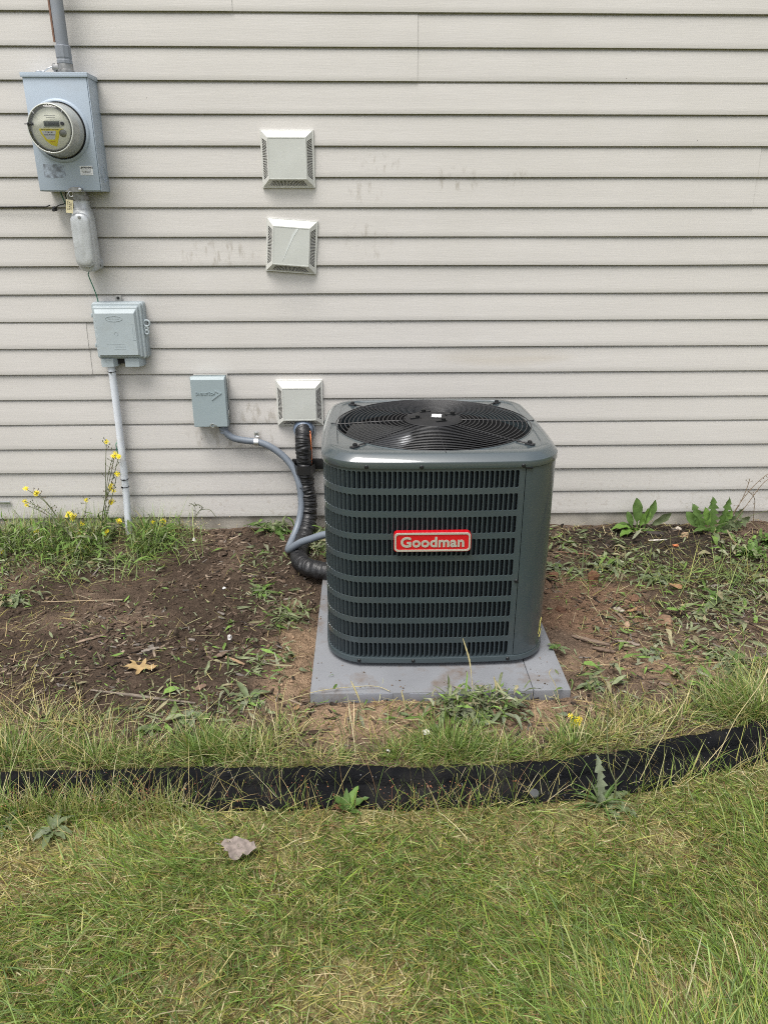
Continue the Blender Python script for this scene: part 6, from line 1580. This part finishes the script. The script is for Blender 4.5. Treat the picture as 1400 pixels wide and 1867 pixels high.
seed_stalk('thin seed headed grass stalk at the middle of the pad front', [(0.115, -1.44, 0.02), (0.112, -1.43, 0.06), (0.102, -1.42, 0.105)], 0.6)
seed_stalk('long bent pale stalk lying across the left front of the pad', [(-0.28, -1.37, 0.03), (-0.16, -1.345, 0.055), (-0.03, -1.33, 0.06), (0.03, -1.325, 0.055), (0.07, -1.345, 0.05)], 0)
seed_stalk('pale bent stalk standing at the right front of the pad', [(0.60, -1.40, 0.03), (0.585, -1.385, 0.09), (0.565, -1.375, 0.125), (0.57, -1.37, 0.14)], 0)
seed_stalk('long dry stalk leaning over the edging at the right', [(0.74, -1.73, 0.02), (0.80, -1.68, 0.10), (0.88, -1.62, 0.19), (0.90, -1.60, 0.21)], 0.2)
seed_stalk('long dry stalk at the far right leaning over the edging', [(0.98, -1.66, 0.02), (1.05, -1.60, 0.12), (1.13, -1.55, 0.20), (1.18, -1.5, 0.25)], 0.3)
seed_stalk('long pale stalk lying on the bed at the right by the wall', [(1.20, -0.28, 0.05), (1.45, -0.2, 0.075), (1.7, -0.13, 0.11), (1.95, -0.08, 0.16)], 0, 'stem')

# fallen leaves
def lobed_leaf(pts, name, label, cat, loc, rot, mat, curl, sc):
    bm = bmesh.new()
    vs = [bm.verts.new((x * sc, y * sc, 0)) for x, y in pts]
    bm.faces.new(vs)
    bmesh.ops.triangulate(bm, faces=bm.faces[:])
    bmesh.ops.subdivide_edges(bm, edges=bm.edges[:], cuts=2, use_grid_fill=True)
    for v in bm.verts:
        x, y = v.co.x / sc, v.co.y / sc
        v.co.z = sc * (curl * (x * x * 0.35 + y * y * 0.6) + 0.05 * math.sin(x * 7 + y * 4) + 0.03 * math.sin(y * 13))
    r = bmesh.ops.extrude_face_region(bm, geom=bm.faces[:])
    for v in [g for g in r['geom'] if isinstance(g, bmesh.types.BMVert)]: v.co.z += 0.0006
    t = thing(name, label, cat, loc, rot)
    mk('blade', bm, mat, t, 60)
    mk('stalk', tube([(pts[0][0] * sc, pts[0][1] * sc, 0.001), (pts[0][0] * sc * 1.35, pts[0][1] * sc * 1.3, 0.003)], 0.0009, 5), mat, t, 60)
    return t
oak = [(-1.0, 0.02), (-0.72, 0.10), (-0.70, 0.30), (-0.95, 0.42), (-0.62, 0.44), (-0.40, 0.20), (-0.22, 0.16), (-0.15, 0.45), (0.02, 0.62), (0.10, 0.40), (0.16, 0.16), (0.45, 0.14), (0.62, 0.34), (0.70, 0.10), (1.0, 0.0), (0.72, -0.10), (0.60, -0.30), (0.36, -0.16), (0.18, -0.20), (0.10, -0.50), (-0.02, -0.72), (-0.14, -0.48), (-0.20, -0.18), (-0.46, -0.14), (-0.70, -0.34), (-0.74, -0.08), (-1.0, -0.03)]
lobed_leaf(oak, 'oak_leaf', 'tan dry oak leaf lying on the dark soil at the left', 'leaf', (-0.765, -1.155, gz1(-0.765, -1.155) + 0.012), (R(8), R(-6), R(-12)), pm('tan_leaf', (0.30, 0.205, 0.09), 0.7, var=0.25, vscale=40, bump=0.4, bscale=200), 0.35, 0.060)
dead = [(-1.0, 0.1), (-0.9, 0.45), (-0.55, 0.55), (-0.35, 0.75), (0.0, 0.62), (0.3, 0.70), (0.55, 0.50), (0.75, 0.55), (1.0, 0.15), (0.72, -0.05), (0.62, -0.38), (0.38, -0.30), (0.25, -0.55), (0.0, -0.75), (-0.3, -0.62), (-0.45, -0.30), (-0.7, -0.32), (-0.75, -0.05)]
lobed_leaf(dead, 'dead_leaf', 'crumpled pale grey brown dead leaf lying on the lawn', 'leaf', (-0.318, -1.955, gz1(-0.318, -1.955) + 0.034), (R(6), R(4), R(-8)), pm('grey_dead_leaf', (0.20, 0.165, 0.145), 0.85, var=0.35, vscale=90, bump=0.6, bscale=160), 0.12, 0.044)
rl = [(-1, 0), (-0.4, 0.28), (0.2, 0.32), (1, 0), (0.3, -0.3), (-0.4, -0.24)]
M_BLF = pm('brown_leaf', (0.30, 0.17, 0.09), 0.75, var=0.25, vscale=60, bump=0.4, bscale=200)
for i, (lab, x, y, sc, rz) in enumerate((('small curled brown leaf in the sandy soil left of the pad', -0.225, -1.385, 0.022, 70), ('curled brown leaf at the right of the bed', 1.02, -1.255, 0.03, 20), ('brown curled leaf below the green weed at the right', 1.29, -0.60, 0.05, 10), ('reddish brown curled leaf right of the stones', 1.03, -0.80, 0.032, 200))):
    lobed_leaf(rl, 'dry_leaf', lab, 'leaf', (x, y, gz1(x, y) + 0.008), (R(14), R(10), R(rz)), M_BLF, 0.8, sc)

# stones, clods, bark pieces
def stone(name, label, cat, loc, size, col, seed, flat=0.65):
    bm = bmesh.new()
    bmesh.ops.create_icosphere(bm, subdivisions=2, radius=1)
    rr = random.Random(seed)
    ph = [rr.uniform(0, 6) for _ in range(4)]
    for v in bm.verts:
        d = 1 + 0.3 * math.sin(v.co.x * 2.3 + ph[0]) * math.sin(v.co.y * 2.7 + ph[1]) + 0.2 * math.sin(v.co.z * 3.7 + ph[2]) + rr.uniform(-0.2, 0.2)
        v.co = Vector((v.co.x * size[0] * d, v.co.y * size[1] * d, v.co.z * size[2] * d))
    o = mk(name, bm, pm(name + '_surface', col, 0.9, var=0.35, vscale=70, bump=0.9, bscale=170), None, 22)
    o.location = (loc[0], loc[1], loc[2] if len(loc) > 2 else gz1(loc[0], loc[1]) + size[2] * 0.4)
    o.rotation_euler = (0, 0, R(rr.uniform(0, 180)))
    return tag(o, label, cat)
stone('clod', 'large rusty brown clod standing right of the air conditioner', 'clod', (0.945, -0.545), (0.026, 0.020, 0.036), (0.17, 0.085, 0.045), 1)
stone('clod', 'small rusty clod beside the air conditioner at the right', 'clod', (0.80, -0.48), (0.018, 0.016, 0.012), (0.16, 0.08, 0.045), 2)
stone('clod', 'upright broken rusty clod between the stones at the right', 'clod', (1.07, -0.70), (0.018, 0.014, 0.024), (0.16, 0.085, 0.05), 3)
stone('clod', 'rusty clod touching the right edge of the pad', 'clod', (0.755, -0.78), (0.022, 0.02, 0.014), (0.12, 0.06, 0.035), 12)
stone('clod', 'crumbly orange brown clod heap right of the pad', 'clod', (1.13, -0.88), (0.045, 0.03, 0.02), (0.21, 0.13, 0.08), 14)
stone('stone', 'flat grey brown stone right of the air conditioner', 'stone', (0.985, -0.78), (0.020, 0.014, 0.009), (0.30, 0.26, 0.21), 4)
stone('stone', 'pale tan stone right of the pad', 'stone', (0.975, -0.905), (0.019, 0.012, 0.009), (0.36, 0.24, 0.16), 5)
stone('pebble', 'white pebble on the soil below the disconnect box', 'pebble', (-0.80, -0.13), (0.015, 0.009, 0.008), (0.62, 0.60, 0.56), 6)
stone('pebble', 'pale grey pebble in the mulch left of the pad', 'pebble', (-0.505, -0.94), (0.012, 0.010, 0.008), (0.50, 0.48, 0.46), 7)
stone('pebble', 'tiny white pebble in the mulch near the wall at the left', 'pebble', (-0.59, -0.56), (0.007, 0.006, 0.005), (0.62, 0.62, 0.64), 8)
stone('pebble', 'white pebble against the wall right of the air conditioner', 'pebble', (0.835, -0.035), (0.016, 0.009, 0.010), (0.62, 0.57, 0.47), 9)
stone('pebble', 'pale pebble by the wall between the dandelions', 'pebble', (1.50, -0.05), (0.014, 0.010, 0.009), (0.52, 0.46, 0.38), 10)
stone('pebble', 'orange brick chip in the dark mulch between the dandelions', 'brick chip', (1.42, -0.23), (0.013, 0.009, 0.007), (0.48, 0.15, 0.06), 11)
stone('stone', 'tan stone in the dark mulch beside the bushy dandelion', 'stone', (1.50, -0.13), (0.022, 0.016, 0.014), (0.36, 0.25, 0.15), 13)

def bark(label, a, b, w, th, col, seed, name='bark_piece', cat='bark'):
    rr = random.Random(seed)
    A, B = Vector(a), Vector(b)
    n = 8
    rings = []
    d = (B - A); dl = d.length; d.normalize()
    s = Vector((-d.y, d.x, 0)).normalized(); u = d.cross(s)
    for i in range(n + 1):
        t = i / n
        k = (0.35 + 0.65 * math.sin(math.pi * (0.12 + 0.76 * t))) * rr.uniform(0.8, 1.15)
        c = d * dl * t + s * rr.uniform(-0.1, 0.1) * w
        rings.append([c + s * (w / 2 * k * math.cos(q)) + u * (th / 2 * k * math.sin(q)) for q in [2 * math.pi * j / 7 for j in range(7)]])
    o = mk(name, loft(rings, cap0=True, cap1=True), pm(name + '_wood', col, 0.9, var=0.35, vscale=60, bump=0.8, bscale=120), None, 40)
    o.location = A
    return tag(o, label, cat)
def gp(x, y, dz=0.006): return (x, y, gz1(x, y) + dz)
bark('long split bark strip right of the pad', gp(0.745, -0.985), gp(0.86, -1.065), 0.020, 0.012, (0.16, 0.115, 0.085), 1)
bark('short bark strip beside the long one right of the pad', gp(0.80, -1.06), gp(0.865, -1.115), 0.016, 0.010, (0.13, 0.09, 0.065), 2)
bark('grey bark slab right of the pad near the stones', gp(0.90, -1.02), gp(0.965, -1.07), 0.022, 0.008, (0.22, 0.18, 0.145), 3)
bark('long thin grey stick lying in the bed above the left grass strip', gp(-0.90, -1.27), gp(-0.55, -1.335), 0.011, 0.009, (0.17, 0.14, 0.11), 4, 'stick', 'stick')
bark('short upright bark stub in the middle of the left bed', (-0.70, -0.935, gz1(-0.7, -0.935)), (-0.695, -0.945, gz1(-0.7, -0.94) + 0.05), 0.018, 0.014, (0.10, 0.072, 0.05), 5)
bark('pale split bark piece left of the pad', gp(-0.50, -1.06), gp(-0.425, -1.115), 0.014, 0.008, (0.26, 0.17, 0.10), 6)
bark('tan bark piece at the far left of the bed', gp(-1.05, -0.98), gp(-0.96, -0.945), 0.018, 0.008, (0.22, 0.16, 0.115), 7)
bark('brown bark chunk left of the pad corner', gp(-0.535, -1.075), gp(-0.50, -1.03), 0.024, 0.010, (0.15, 0.105, 0.075), 8)
bark('brown bark chunk under the grey stick', gp(-0.565, -1.27), gp(-0.535, -1.245), 0.026, 0.010, (0.17, 0.11, 0.075), 9)
bark('grey bark chip in the left bed near the oak leaf', gp(-0.80, -1.04), gp(-0.745, -1.01), 0.018, 0.008, (0.21, 0.18, 0.15), 10)
bark('long fallen stem at the left of the bed near the weeds', gp(-1.30, -0.66, 0.01), gp(-0.98, -0.65, 0.01), 0.005, 0.005, (0.30, 0.23, 0.15), 11, 'stick', 'stick')
bark('reddish twig lying right of the air conditioner near the wall', gp(0.85, -0.30, 0.012), gp(1.08, -0.35, 0.012), 0.006, 0.006, (0.20, 0.11, 0.07), 12, 'stick', 'stick')
bark('black bark block in the dark mulch between the dandelions', gp(1.32, -0.12), gp(1.40, -0.13), 0.035, 0.022, (0.035, 0.028, 0.024), 13)
bark('white grey driftwood chip between the dandelions', gp(1.31, -0.185), gp(1.40, -0.175), 0.012, 0.007, (0.50, 0.46, 0.40), 14)
# paper scraps in the grass before the pad
M_SCRAP = pm('white_scrap', (0.74, 0.73, 0.70), 0.7, var=0.06, vscale=80)
for i, (lab, x, y, z, rz) in enumerate((('white paper scrap in the grass before the pad', 0.17, -1.535, 0.06, 30), ('tiny white scrap in the grass left of the other', 0.055, -1.60, 0.05, 100))):
    V, F = [], []
    for a in range(4):
        for b in range(3):
            V.append(((a - 1.5) * 0.0075, (b - 1) * 0.008, 0.003 * math.sin(a * 2.2 + b * 1.7)))
    F = [(a * 3 + b, (a + 1) * 3 + b, (a + 1) * 3 + b + 1, a * 3 + b + 1) for a in range(3) for b in range(2)]
    V += [(v[0], v[1], v[2] - 0.0007) for v in V]
    F += [tuple(q + 12 for q in reversed(f)) for f in F]
    o = mk('paper_scrap', (V, F), M_SCRAP, None, 60, loc=(x, y, gz1(x, y) + z - 0.03), rot=(R(25), R(10), R(rz)))
    o.scale = (1.0 if i == 0 else 0.6,) * 3
    tag(o, lab, 'paper scrap')
